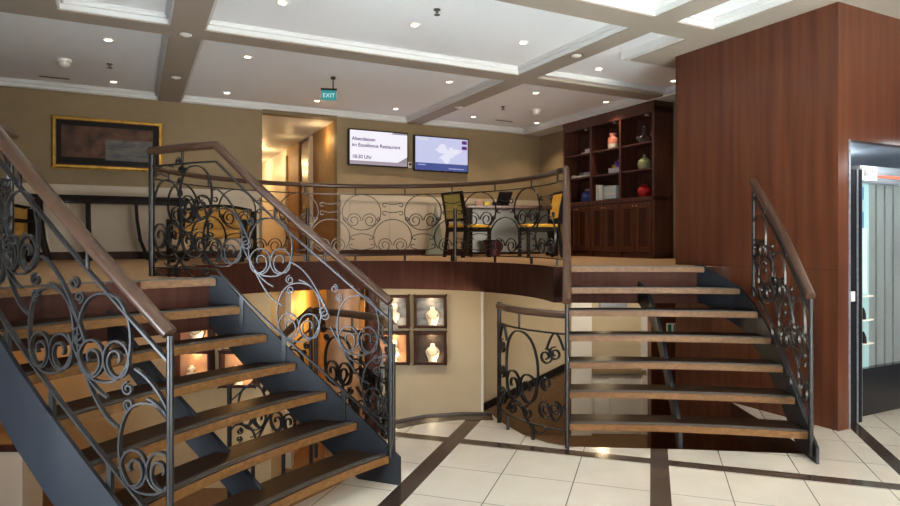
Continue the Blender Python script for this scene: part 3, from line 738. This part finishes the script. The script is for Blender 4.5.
mm = MB(); mm.box(-.20, .22, -.09, .09, 0, .012); mm.box(-.20, .22, -.09, -.08, .012, .03); mm.box(-.20, .22, .08, .09, .012, .03); mm.build('body', ivory, t)
for i, (x, lab, mt) in enumerate(((-.66, 'dark little cup on the pale tray, towards the balcony', M('slate_glaze', (.10, .11, .16), .3)), (-.55, 'grey little cup in the middle of the pale tray', grey), (-.45, 'white little cup on the pale tray beside the upright', ivory))):
    vase('cup', lab, [(0, 0), (.03, 0), (.042, .03), (.045, .065), (.038, .065), (.03, .02), (0, .015)], mt, x, .13, s2+.012, cat='cup')
vase('white_pot', 'tiny white pot at the balcony end of the middle shelf', [(0, 0), (.035, 0), (.04, .03), (.03, .055), (.0, .06)], ivory, -.86, .12, s2, cat='pot')
t = thing('flower_box', 'grey box of purple and yellow flowers on the middle bay shelf', 'flower box', shelf_at(.15, .13, s2), RA-PI/2)
mm = MB(); mm.box(-.13, .13, -.07, .07, 0, .075); mm.build('planter', grey, t, bevel=.004)
fm = {'purple_flower': M('purple_petal', (.20, .10, .42), .7), 'yellow_flower': M('yellow_petal', (.75, .50, .03), .7)}
for i, (x, z, nm) in enumerate(((-.08, .10, 'yellow_flower'), (-.03, .145, 'purple_flower'), (.03, .165, 'purple_flower'), (.09, .14, 'yellow_flower'), (.10, .09, 'yellow_flower'), (.0, .10, 'purple_flower'))):
    mm = MB()
    for q in range(6):
        a = q*PI/3; mm.lathe([(0, -.016), (.014, -.008), (.018, 0), (.014, .008), (0, .016)], (x+.022*math.cos(a), -.01, z+.022*math.sin(a)), 8)
    mm.lathe([(0, -.014), (.014, 0), (0, .014)], (x, -.02, z), 8); mm.build(nm, fm[nm], t)
# folders and bags on the counter
for i, (x, h, w, mt, lab) in enumerate(((-.20, .235, .028, ivory, 'white upright binder at the balcony end of the binder row'), (-.165, .23, .03, M('pale_blue_card', (.45, .52, .56), .6), 'pale blue binder second in the binder row'),
        (-.13, .225, .03, ivory, 'white binder third in the binder row'), (-.095, .225, .028, M('pale_grey_card', (.52, .54, .53), .6), 'pale grey binder at the inner end of the upright binders'))):
    sbox('binder', lab, 'binder', x, .15, s1, w, .26, h, mt, 'binders on the shelf counter')
sbox('brochure_stack', 'thick pale blue pile of brochures beside the upright binders', 'brochures', .08, .15, s1, .26, .22, .20, M('brochure_blue', (.42, .50, .52), .6))
sbox('tablet', 'thin black slab lying in front of the brochures, jutting from the counter', 'tablet', .10, .05, s1, .28, .08, .012, black)
t = thing('cloth_bag', 'crumpled royal blue bag on the counter of the bay nearest the balcony', 'bag', shelf_at(-.50, .14, s1), RA-PI/2)
mm = MB(); mm.lathe([(0, 0), (.15, 0), (.17, .06), (.15, .12), (.09, .15), (.06, .155), (0, .15)], (0, 0, 0), 18)
for v in mm.v: v.y *= .6; v.z *= 1+.25*math.sin(v.x*31)*math.cos(v.y*40); v.x *= 1+.06*math.sin(v.z*70)
mm.build('body', M('blue_cloth', (.012, .03, .22), .6), t)
mm = MB(); mm.box(-.06, .09, -.05, .05, .165, .20); mm.build('folded_top', lil, t, bevel=.01)
t = thing('cloth_bag', 'dark purple bag hanging at the balcony end of the cupboards', 'bag', shelf_at(-.90, -.06, .50), RA-PI/2)
mm = MB(); mm.lathe([(0, 0), (.06, .01), (.075, .1), (.065, .22), (.03, .27), (0, .28)], (0, 0, 0), 14)
for v in mm.v: v.y *= .5
mm.build('body', M('purple_cloth', (.06, .02, .10), .7), t)
mm = MB(); mm.tube([(-.02, 0, .27), (-.01, .01, .33), (0, .03, .37), (.01, .01, .33), (.02, 0, .27)], .006); mm.build('strap', darkw, t)

# ------------------------------------------------------------------ screens, painting, signs
def local_thing(name, label, cat, v, u, z): return thing(name, label, cat, W(v, u, z), RA)
def screen_mat(name, col, s): return M(name, (.02, .02, .02), .3, emit=col, es=s)
def tv(v0, v1, z0, z1, label):
    vc = (v0+v1)/2; w = (v1-v0)/2; h = z1-z0
    t = local_thing('wall_screen', label, 'screen', vc, 9.14, z0)
    mm = MB(); mm.box(-w, w, -.03, .035, 0, h); mm.build('casing', black, t, bevel=.006)
    mm = MB(); mm.box(-.15, .15, .03, .06, h*.3, h*.7); mm.build('bracket', steel, t)
    return t, w, h
t, w, h = tv(2.91, 3.895, 2.645, 3.205, 'lit wall screen with a dinner announcement, beside the corridor opening')
sc1 = screen_mat('screen_white', (.93, .90, 1.0), 1.1); mm = MB(); mm.box(-w+.02, w-.02, -.034, -.030, .02, h-.02); s = mm.build('display', sc1, t)
ink = screen_mat('screen_ink', (.10, .03, .16), .8)
for body, z in (('Abendessen', h-.175), ('im Excellence Restaurant', h-.27), ('18:30 Uhr', h-.45)):
    text(body, .078, 'screen_text', ink, s, (-w+.05, -.0345, z), (PI/2, 0, 0))
mm = MB(); mm.box(-w+.02, w-.02, -.0350, -.034, .02, .075); mm.build('footer_bar', screen_mat('screen_footer', (.55, .45, .55), .7), s)
mm = MB(); mm.add([(w-.18, -.0352, .075), (w-.02, -.0352, .075), (w-.02, -.0352, .17)], [(0, 1, 2)]); mm.add([(w-.30, -.0352, h-.045), (w-.25, -.0352, h-.02), (w-.02, -.0352, h-.02), (w-.02, -.0352, h-.045)], [(0, 1, 2, 3)]); mm.build('corner_graphic', screen_mat('screen_grey', (.42, .40, .46), .7), s, fix=False)
t, w, h = tv(4.0, 4.99, 2.615, 3.19, 'lit wall screen showing a pale route map, farther from the corridor opening')
mm = MB(); mm.box(-w+.02, w-.02, -.034, -.030, .02, h-.02); s = mm.build('display', screen_mat('screen_map', (.64, .66, .93), 1.0), t)
mm = MB(); mm.box(-w+.02, w-.02, -.0350, -.034, .02, .135); mm.build('footer_bar', screen_mat('screen_navy', (.06, .09, .34), .9), s)
mm = MB(); mm.box(w-.13, w-.035, -.0350, -.034, h-.10, h-.045); mm.box(w-.13, w-.035, -.0350, -.034, h-.19, h-.135); mm.build('menu_tile', screen_mat('screen_purple', (.14, .01, .22), .9), s)
mm = MB(); land = []
for k in range(44):
    q = 2*PI*k/44; rr = .13+.045*math.sin(3*q+.6)+.03*math.sin(7*q)+random.uniform(-.022, .022)
    land.append((.10+rr*1.35*math.cos(q), -.0346, .31+rr*math.sin(q)))
mm.add(land+[(.10, -.0346, .31)], [(k, (k+1) % 44, 44) for k in range(44)])
mm.build('map_pattern', screen_mat('screen_land', (.84, .84, 1), 1.05), s, fix=False)
mm = MB(); mm.box(-w+.05, -w+.25, -.0348, -.034, h-.075, h-.04); mm.build('map_caption', screen_mat('screen_caption', (.78, .80, .9), .95), s)
mm = MB(); mm.box(-w+.06, -w+.20, -.0356, -.0350, .095, .112); mm.box(.12, .40, -.0356, -.0350, .05, .064); mm.build('footer_text', screen_mat('screen_textline', (.5, .55, .85), .9), s)
t = local_thing('wall_socket', 'white wall socket with a dark plug between the two screens', 'socket', 3.95, 9.195, 2.665)
mm = MB(); mm.box(-.035, .035, -.012, .005, 0, .09); mm.build('plate', plastic, t, bevel=.003)
mm = MB(); mm.box(-.012, .016, -.04, -.012, .03, .07); mm.build('plug', black, t)

t = local_thing('framed_painting', 'wide dim painting in a gilt frame on the tan wall', 'painting', -.29, 9.18, 2.41)
w, h = .625, .65
def frame(t, w, h, fw, d, mat, name='frame', z=0):
    mm = MB(); mm.box(-w, w, -d, .02, z, z+fw); mm.box(-w, w, -d, .02, z+h-fw, z+h); mm.box(-w, -w+fw, -d, .02, z, z+h); mm.box(w-fw, w, -d, .02, z, z+h)
    return mm.build(name, mat, t, bevel=min(.012, fw*.3))
frame(t, w, h, .045, .05, gold); 
mm = MB(); mm.box(-w+.04, w-.04, -.03, .01, .04, h-.04); mm.box(-w+.045, w-.045, -.04, .01, .04, .06); mm.build('frame_lip', woodd, t)
mm = MB(); mm.box(-w+.05, w-.05, -.032, .01, .05, h-.05); mm.build('mount', M('dark_mount', (.012, .010, .009), .6, 0, .15), t)
pm = M('painting_canvas', (.1, .07, .05), .6, 0, .2); vary(pm, (.02, .014, .012), (.14, .07, .045), 6, 8)
mm = MB(); mm.box(-w+.10, w-.11, -.036, .01, .14, h-.11); mm.build('canvas', pm, t)
pm2 = vary(M('painting_shore', (.12, .13, .14), .5, 0, .2), (.055, .065, .075), (.17, .15, .13), 8, 8, 0, (1, 1, 3))
mm = MB(); mm.box(-.04, w-.12, -.038, .01, .12, h-.26); mm.build('canvas_shore', pm2, t)
glowm = M('cove_lamp', (1, .9, .7), .4, emit=(1, .80, .5), es=1.0)

t = thing('exit_sign', 'green hanging sign reading EXIT below the ceiling panel', 'sign', (-1.455, 7.45, 3.18), math.radians(8))
mm = MB(); mm.box(-.09, .09, -.012, .012, 0, .115); mm.build('panel', screen_mat('exit_green', (.01, .32, .33), .9), t, bevel=.002)
mm = MB(); mm.box(-.095, .095, -.016, .016, .115, .14); mm.build('housing', black, t)
mm = MB(); mm.lathe([(.008, .14), (.008, ZC-3.18)], (.05, 0, 0), 8); mm.lathe([(.03, ZC-3.205), (.03, ZC-3.18)], (.05, 0, 0), 10); mm.build('bracket', black, t)
text('EXIT', .07, 'lettering', screen_mat('exit_white', (.7, .95, .95), 1), t, (0, -.0135, .032), (PI/2, 0, 0), align='CENTER')
t = thing('escape_sign', 'small green and white escape sign seen between the treads on the mahogany wall', 'sign', (2.83, 7.935, .28), 0)
mm = MB(); mm.box(-.055, .055, -.008, .012, 0, .155); mm.build('plate', plastic, t)
mm = MB(); mm.box(-.045, .0, -.010, -.008, .015, .14); mm.box(.03, .048, -.010, -.008, .04, .14); mm.build('pictogram', M('sign_green', (.0, .16, .08), .4), t)
t = thing('air_vent', 'grey slotted vent high on the recess wall behind the stair treads', 'vent', (2.36, 8.985, .50), 0)
mm = MB(); mm.box(-.20, .20, -.02, .012, 0, .10); mm.build('frame', M('vent_grey', (.22, .24, .27), .5), t)
mm = MB()
for i in range(5): mm.box(-.18, .18, -.026, -.02, .012+i*.017, .020+i*.017)
mm.build('louvre', alu, t)

# ------------------------------------------------------------------ jewellery display cases on the lower deck
bustm = M('display_bust', (.85, .74, .55), .6); linen = M('case_back', (.04, .025, .018), .6); pale = vary(M('case_print', (.35, .36, .38), .5), (.03, .028, .028), (.28, .29, .31), 4, 5, 0, (1, 1, 3))
warmcase = vary(M('case_warm', (.45, .22, .10), .5), (.35, .10, .04), (.60, .36, .18), 3, 3)
def case(x, z, s, y, label, back, kind, e, group):
    t = thing('display_case', label, 'display case', (x, y, z), 0, group)
    frame(t, s, 2*s, .035, .12, woodd)
    mm = MB(); mm.box(-s+.03, s-.03, -.015, .012, .03, 2*s-.03); mm.build('back_panel', back, t)
    q = s/.2
    if kind == 'bust':
        mm = MB(); mm.lathe([(0, .035), (.05*q, .035), (.055*q, .06*q), (.085*q, .13*q), (.088*q, .16*q), (.06*q, .20*q), (.032*q, .215*q), (.028*q, .25*q), (.0, .255*q)], (.03, -.05, 0), 20)
        for v in mm.v: v.y = -.05+(v.y+.05)*.5
        b = mm.build('bust', bustm, t)
        pts = [(.03+.06*q*math.sin(a), -.05-.035*q-.008, .155*q-.045*q*math.cos(a)) for a in [-1.9+3.8*i/16 for i in range(17)]]
        mm = MB(); mm.tube(pts, .005, 6, ref=(0, 1, 0)); mm.build('necklace', gold, b)
    elif kind == 'stack':
        mm = MB()
        for k in range(4): mm.lathe([(0, 0), (.07*q-.01*k, 0), (.07*q-.01*k, .02), (.02, .03), (.02, .05*q)], (-.03, -.05, .035+.05*q*k), 14)
        b = mm.build('tier_stand', bustm, t)
    else:
        mm = MB(); mm.lathe([(0, .035), (.03, .035), (.02, .07), (.06*q, .12*q), (.065*q, .17*q), (.04*q, .19*q), (.02*q, .2*q), (.038*q, .225*q), (.04*q, .26*q), (.025*q, .29*q), (0, .30*q)], (.02, -.05, 0), 16)
        for v in mm.v: v.y = -.05+(v.y+.05)*.5
        b = mm.build('figurine', bustm, t)
    mm = MB(); mm.box(-s+.035, s-.035, -.10, -.015, .028, .036); mm.build('shelf', chrome, t)
    l = light('case_lamp', 'POINT', (x+.02, y-.10, z+2*s-.06), e*2, (1, .74, .42), shadow_soft_size=.02)
    l2 = light('case_lamp', 'POINT', (x+.09, y-.10, z+.08), e*.9, (1, .74, .42), shadow_soft_size=.02)
    return t
gF = 'display cases on the pale wall under the balcony'
case(-.72, .395, .205, 7.88, 'framed display case partly behind the newel post, upper one nearest the bronze pillar', pale, 'figure', .55, gF)
case(-.72, .395-.46, .205, 7.88, 'framed display case with a small figurine, lower one beside the newel post', warmcase, 'figure', .8, gF)
case(-.25, .395, .205, 7.88, 'framed display case with a white necklace bust before pale stripes, upper outer one', pale, 'bust', .7, gF)
case(-.25, .395-.46, .205, 7.88, 'framed display case with a glowing necklace bust before dark cloth, lower outer one', linen, 'bust', .9, gF)
gL = 'display cases seen between the treads'
for x, z, lab, bk, kd in ((-2.86, .34, 'orange display case with a pale bust, seen in the highest gap between the plate-sided treads', warmcase, 'bust'),
                      (-2.86, -.14, 'orange display case with a tiered stand, seen directly below the highest one', warmcase, 'stack'),
                      (-2.36, -.14, 'orange display case with a tiered stand, seen beside the steel plate and nearest the corridor', warmcase, 'stack')):
    case(x, z, .205, 6.98, lab, bk, kd, .7, gL)

# ------------------------------------------------------------------ ceiling fittings
def downlight(x, y, label):
    t = thing('downlight', label, 'ceiling light', (x, y, ZC), 0, 'recessed ceiling downlights')
    mm = MB(); mm.lathe([(.05, .0), (.052, -.006), (.046, -.010), (.036, -.004)], (0, 0, 0), 18); mm.build('trim_ring', trim_m, t)
    mm = MB(); mm.lathe([(0, -.009), (.031, -.009), (.031, -.002)], (0, 0, 0), 16); mm.build('lens', lens_m, t)
    return t
first = None
for i, (x, y, e, lab) in enumerate((
    (-3.34, 6.06, 3, 'downlight in the dim coffer over the gilt painting, nearer the room'), (-4.16, 7.67, 3, 'downlight in the dim coffer, close above the gilt painting'),
    (-2.97, 8.25, 3, 'downlight between the ceiling beam and the corridor opening'), (-2.16, 6.62, 9, 'downlight nearer the room than the EXIT sign, beside the long beam'),
    (-1.38, 5.11, 15, 'downlight at the corner of the big pale coffer by the long beam'), (-.32, 5.64, 9, 'downlight in the middle of the big pale coffer beside a sprinkler'),
    (-1.87, 8.72, 15, 'downlight just behind the EXIT sign by the corridor opening'), (-.81, 9.25, 42, 'downlight above the dinner announcement screen'),
    (-.01, 7.67, 9, 'downlight where the coffer of the EXIT sign meets the crossing beams'), (.73, 6.15, 9, 'downlight at the inner corner of the big pale coffer'),
    (1.14, 8.25, 42, 'downlight near the white smoke detector over the balcony'), (1.70, 7.09, 15, 'downlight in the pale coffer before the dropped soffit'),
    (2.21, 8.78, 26, 'downlight close to the shelf unit top'), (.37, 9.85, 42, 'downlight above the route map screen'),
    (1.45, 10.36, 42, 'downlight in the far corner above the desk'), (2.75, 7.62, 15, 'downlight half hidden by the mahogany wall edge'))):
    if first is None: first = downlight(x, y, lab)
    else: dup(first, (x, y, ZC), 0, lab)
    light('downlight_lamp', 'SPOT', (x, y, ZC-.03), e, (1, .80, .55), (x, y, 0), spot_size=1.9, spot_blend=.6, shadow_soft_size=.04)
for x, y, lab in ((-4.19, 6.73, 'white smoke detector in the dim coffer over the painting'), (1.29, 9.32, 'white smoke detector in the coffer over the desk')):
    t = thing('smoke_detector', lab, 'smoke detector', (x, y, ZC), 0)
    mm = MB(); mm.lathe([(.075, 0), (.075, -.03)], (0, 0, 0), 20); mm.build('base', plastic, t)
    mm = MB(); mm.lathe([(.062, -.03), (.058, -.06), (.03, -.08), (0, -.082)], (0, 0, 0), 20); mm.build('cover', plastic, t)
for x, y, lab in ((-3.78, 6.89, 'small metal sprinkler head in the dim coffer beside a smoke detector'), (-.11, 5.27, 'small metal sprinkler head in the big pale coffer'), (.78, 9.11, 'small metal sprinkler head over the desk and screens')):
    t = thing('sprinkler', lab, 'sprinkler', (x, y, ZC), 0)
    mm = MB(); mm.lathe([(.03, 0), (.03, -.008), (.012, -.012), (.012, -.03)], (0, 0, 0), 12); mm.build('fitting', nosing_m, t)
    mm = MB(); mm.lathe([(.026, -.045), (.026, -.049)], (0, 0, 0), 12); mm.tube([(-.012, 0, -.035), (-.014, 0, -.047)], .003, 6); mm.tube([(.012, 0, -.035), (.014, 0, -.047)], .003, 6); mm.build('deflector', nosing_m, t)
for x, y, lab in ((-2.40, 5.63, 'flat white disc on the long beam, nearer the room'), (-3.14, 7.11, 'flat white disc on the long beam, nearer the painting wall'), (1.28, 6.27, 'flat white disc on the beam by the dropped soffit'), (.13, 8.72, 'flat white disc on the beam above the screens')):
    t = thing('speaker_disc', lab, 'ceiling speaker', (x, y, ZB), 0)
    mm = MB(); mm.lathe([(.055, 0), (.055, -.008), (.03, -.02), (0, -.022)], (0, 0, 0), 18); mm.build('cover', plastic, t)
    mm = MB(); mm.lathe([(.065, 0), (.065, -.005), (.055, -.006)], (0, 0, 0), 18); mm.build('rim', chrome, t)
for x, y, lab in ((-4.77, 7.48, 'thin dark ceiling slot near the painting'), (.89, 10.19, 'thin dark ceiling slot above the route map screen')):
    t = thing('ceiling_vent', lab, 'vent', (x, y, ZC), RA)
    mm = MB(); mm.box(-.16, .16, -.03, .03, -.004, .002); mm.build('frame', M('vent_frame', (.30, .24, .21), .6), t)
    mm = MB(); mm.box(-.14, .14, -.018, .018, -.006, -.004); mm.build('grille', M('vent_slot', (.12, .09, .08), .7), t)

# ------------------------------------------------------------------ furniture on the upper deck
def chair(label, loc, rz, back_mat):
    """dining chair facing +y"""
    t = thing('dining_chair', label, 'chair', loc, rz, 'chairs at the desk')
    w, d = .23, .24
    mm = MB(); mm.box(-w, w, -d, d, .37, .43); mm.build('seat_frame', darkw, t, bevel=.004)
    mm = MB(); mm.box(-w+.005, w-.005, -d+.02, d, .43, .475); mm.build('seat', yellow, t, bevel=.015)
    for sx in (-1, 1):
        mm = MB(); mm.box(sx*(w-.02)-.02, sx*(w-.02)+.02, d-.045, d-.005, 0, .37); mm.build('leg', darkw, t)
        mm = MB(); mm.sweep([(sx*(w-.02), -d-.04, 0), (sx*(w-.02), -d+.02, .42), (sx*(w-.02), -d-.02, .70), (sx*(w-.02), -d-.07, .92)], [(-.02, -.02), (.02, -.02), (.02, .02), (-.02, .02)], (1, 0, 0), smooth=False); mm.build('back_post', darkw, t)
    mm = MB(); mm.sweep([(0, -d-.065, .90), (0, -d-.072, .935)], [(-w, -.018), (w, -.018), (w, .018), (-w, .018)], (1, 0, 0), smooth=False); mm.build('top_rail', darkw, t)
    mm = MB(); mm.sweep([(0, -d+.005, .52), (0, -d-.005, .555)], [(-w, -.016), (w, -.016), (w, .016), (-w, .016)], (1, 0, 0), smooth=False); mm.build('lower_rail', darkw, t)
    mm = MB(); mm.sweep([(0, -d-.006, .56), (0, -d-.02, .70), (0, -d-.062, .90)], [(-w+.04, -.016), (w-.04, -.016), (w-.04, .016), (-w+.04, .016)], (1, 0, 0), smooth=False); mm.build('backrest', back_mat, t)
    return t
chair('dark chair turned to the desk, its olive back towards the stairwell and yellow seat', (.27, 9.02, ZU), math.radians(-52), olive)
chair('dark chair at the far desk end, its yellow backrest facing the balcony', (1.26, 8.82, ZU), math.radians(100), yellow)
t = thing('desk', 'reception desk with a dark top and pale panel behind the two chairs', 'desk', (.95, 9.75, ZU), math.radians(10))
mm = MB(); mm.box(-.75, .75, -.28, .28, .735, .775); mm.build('desk_top', vary(M('desk_brown', (.13, .055, .03), .3), (.10, .04, .022), (.16, .07, .04), 5), t, bevel=.006)
mm = MB(); mm.box(-.70, .70, .12, .15, .06, .735); mm.build('modesty_panel', M('desk_glass', (.17, .17, .135), .3), t)
for x in (-.68, .68):
    mm = MB(); mm.box(x-.025, x+.025, -.22, .22, 0, .735); mm.build('side_panel', darkw, t)
dz = ZU+.775
t = thing('tablet_stand', 'black tablet leaning back on the desk top', 'tablet', (.83, 9.60, dz), math.radians(20))
mm = MB(); mm.add([(-.11, .06, 0), (.11, .06, 0), (.11, -.10, .21), (-.11, -.10, .21), (-.11, .075, .008), (.11, .075, .008), (.11, -.085, .218), (-.11, -.085, .218)], [(0, 1, 2, 3), (7, 6, 5, 4), (0, 4, 5, 1), (1, 5, 6, 2), (2, 6, 7, 3), (3, 7, 4, 0)]); mm.build('screen', black, t)
mm = MB(); mm.box(-.08, .08, -.02, .12, 0, .012); mm.build('foot', black, t)
def dbox(name, label, cat, x, y, w, d, h, mat):
    t = thing(name, label, cat, (x, y, dz), math.radians(10)); mm = MB(); mm.box(-w/2, w/2, -d/2, d/2, 0, h); mm.build('body', mat, t, bevel=.004)
    mm = MB(); mm.box(-w/2+.01, w/2-.01, -d/2+.01, d/2-.01, h, h+.004); mm.build('lid', ivory, t); return t
dbox('card_box', 'pink card box on the desk behind the olive chair', 'box', .44, 9.50, .10, .08, .075, M('pink_card', (.55, .30, .22), .6))
dbox('note_block', 'yellow note block on the desk between pink box and tablet', 'notepad', .565, 9.52, .09, .09, .06, M('yellow_card', (.75, .52, .03), .6))
dbox('card_holder', 'small dark card holder on the desk beside the tablet', 'card holder', .70, 9.56, .09, .06, .06, darkw)
t = thing('waste_bin', 'dark maroon bin on the floor under the desk', 'bin', (.66, 9.5, ZU), 0)
mm = MB(); mm.lathe([(0, 0), (.11, 0), (.14, .24), (.13, .24), (.10, .01)], (0, 0, 0), 18); mm.build('body', M('maroon', (.06, .008, .012), .4), t)
mm = MB(); mm.lathe([(.14, .23), (.147, .24), (.14, .25), (.13, .245)], (0, 0, 0), 18); mm.build('rim', darkw, t)
t = thing('cone_ornament', 'slim grey-green cone standing against the cream panelling beyond the balcony rail', 'ornament', W(4.3, 8.95, ZU), RA)
mm = MB(); mm.add([(-.16, -.06, 0), (.16, -.06, 0), (.16, .06, 0), (-.16, .06, 0), (0, 0, .84)], [(3, 2, 1, 0), (0, 1, 4), (1, 2, 4), (2, 3, 4), (3, 0, 4)]); mm.build('body', vary(M('sage', (.26, .28, .22), .5), (.24, .27, .21), (.30, .32, .25), 6), t)
mm = MB(); mm.box(-.22, .22, -.08, .08, 0, .02); mm.build('base', darkw, t)

# console table by the back wall
t = local_thing('console_table', 'long dark console table with curved legs below the painting', 'table', -.10, 8.72, ZU)
mm = MB(); mm.box(-.98, .72, -.18, .22, .745, .785); mm.build('table_top', darkw, t, bevel=.008)
mm = MB(); mm.box(-.93, .67, -.13, .18, .70, .745); mm.build('apron', darkw, t)
for x, bx in ((-.90, .10), (-.40, .03), (.12, .14), (.62, .10)):
    for y in (-.12, .16):
        mm = MB(); mm.sweep([(x-bx*.0, y, .71), (x+bx*.10, y, .50), (x+bx*.35, y, .25), (x+bx, y, 0)], [(-.025, -.02), (.025, -.02), (.025, .02), (-.025, .02)], (0, 1, 0)); mm.build('leg', darkw, t)

def sofa(label, loc, rz, w):
    t = thing('armchair', label, 'armchair', loc, rz, 'amber lounge chairs')
    mm = MB(); mm.box(-w, w, -.30, .30, .14, .27); mm.build('seat_base', beigef, t, bevel=.02)
    mm = MB(); mm.box(-w+.04, w-.04, -.31, .24, .27, .37); mm.build('seat_cushion', amberf, t, bevel=.03)
    n = 12; mm = MB(); pts = []
    for i in range(n+1): pts.append((-w+.03+(2*w-.06)*i/n, .27, .34))
    vs = []
    for i in range(n+1):
        x = -w+.03+(2*w-.06)*i/n; top = .60+.05*math.sin(PI*i/n)
        vs += [(x, .20, .34), (x, .32, .34), (x, .36, top), (x, .27, top)]
    fs = [(4*j+a, 4*j+4+a, 4*j+4+(a+1) % 4, 4*j+(a+1) % 4) for j in range(n) for a in range(4)]+[(0, 1, 2, 3), tuple(4*n+a for a in (3, 2, 1, 0))]
    mm.add(vs, fs, 0, True); mm.build('backrest', amberf, t)
    mm = MB(); mm.sweep([(-w+.03+(2*w-.06)*i/n, .315, .61+.05*math.sin(PI*i/n)) for i in range(n+1)], [(-.06, -.015), (.06, -.015), (.06, .018), (-.06, .018)], smooth=False); mm.build('back_rail', darkw, t)
    for sx in (-1, 1):
        mm = MB(); mm.sweep([(sx*w, .33, .05), (sx*w, .33, .60)], [(-.03, -.03), (.03, -.03), (.03, .03), (-.03, .03)], (1, 0, 0), smooth=False); mm.box(sx*w-.03, sx*w+.03, -.30, .33, .44, .48); mm.box(sx*w-.03, sx*w+.03, -.30, -.25, .05, .44); mm.build('arm', darkw, t)
        for y in (-.27, .28):
            mm = MB(); mm.box(sx*(w-.03)-.025, sx*(w-.03)+.025, y-.025, y+.025, 0, .14); mm.build('leg', darkw, t)
    return t
sofa('amber lounge chair with dark frame beside the console table', (-5.02, 6.62, ZU), math.radians(12), .36)
sofa('amber lounge chair behind the scrolls of the stair railing near the balcony', (-2.75, 7.2, ZU), math.radians(8), .40)
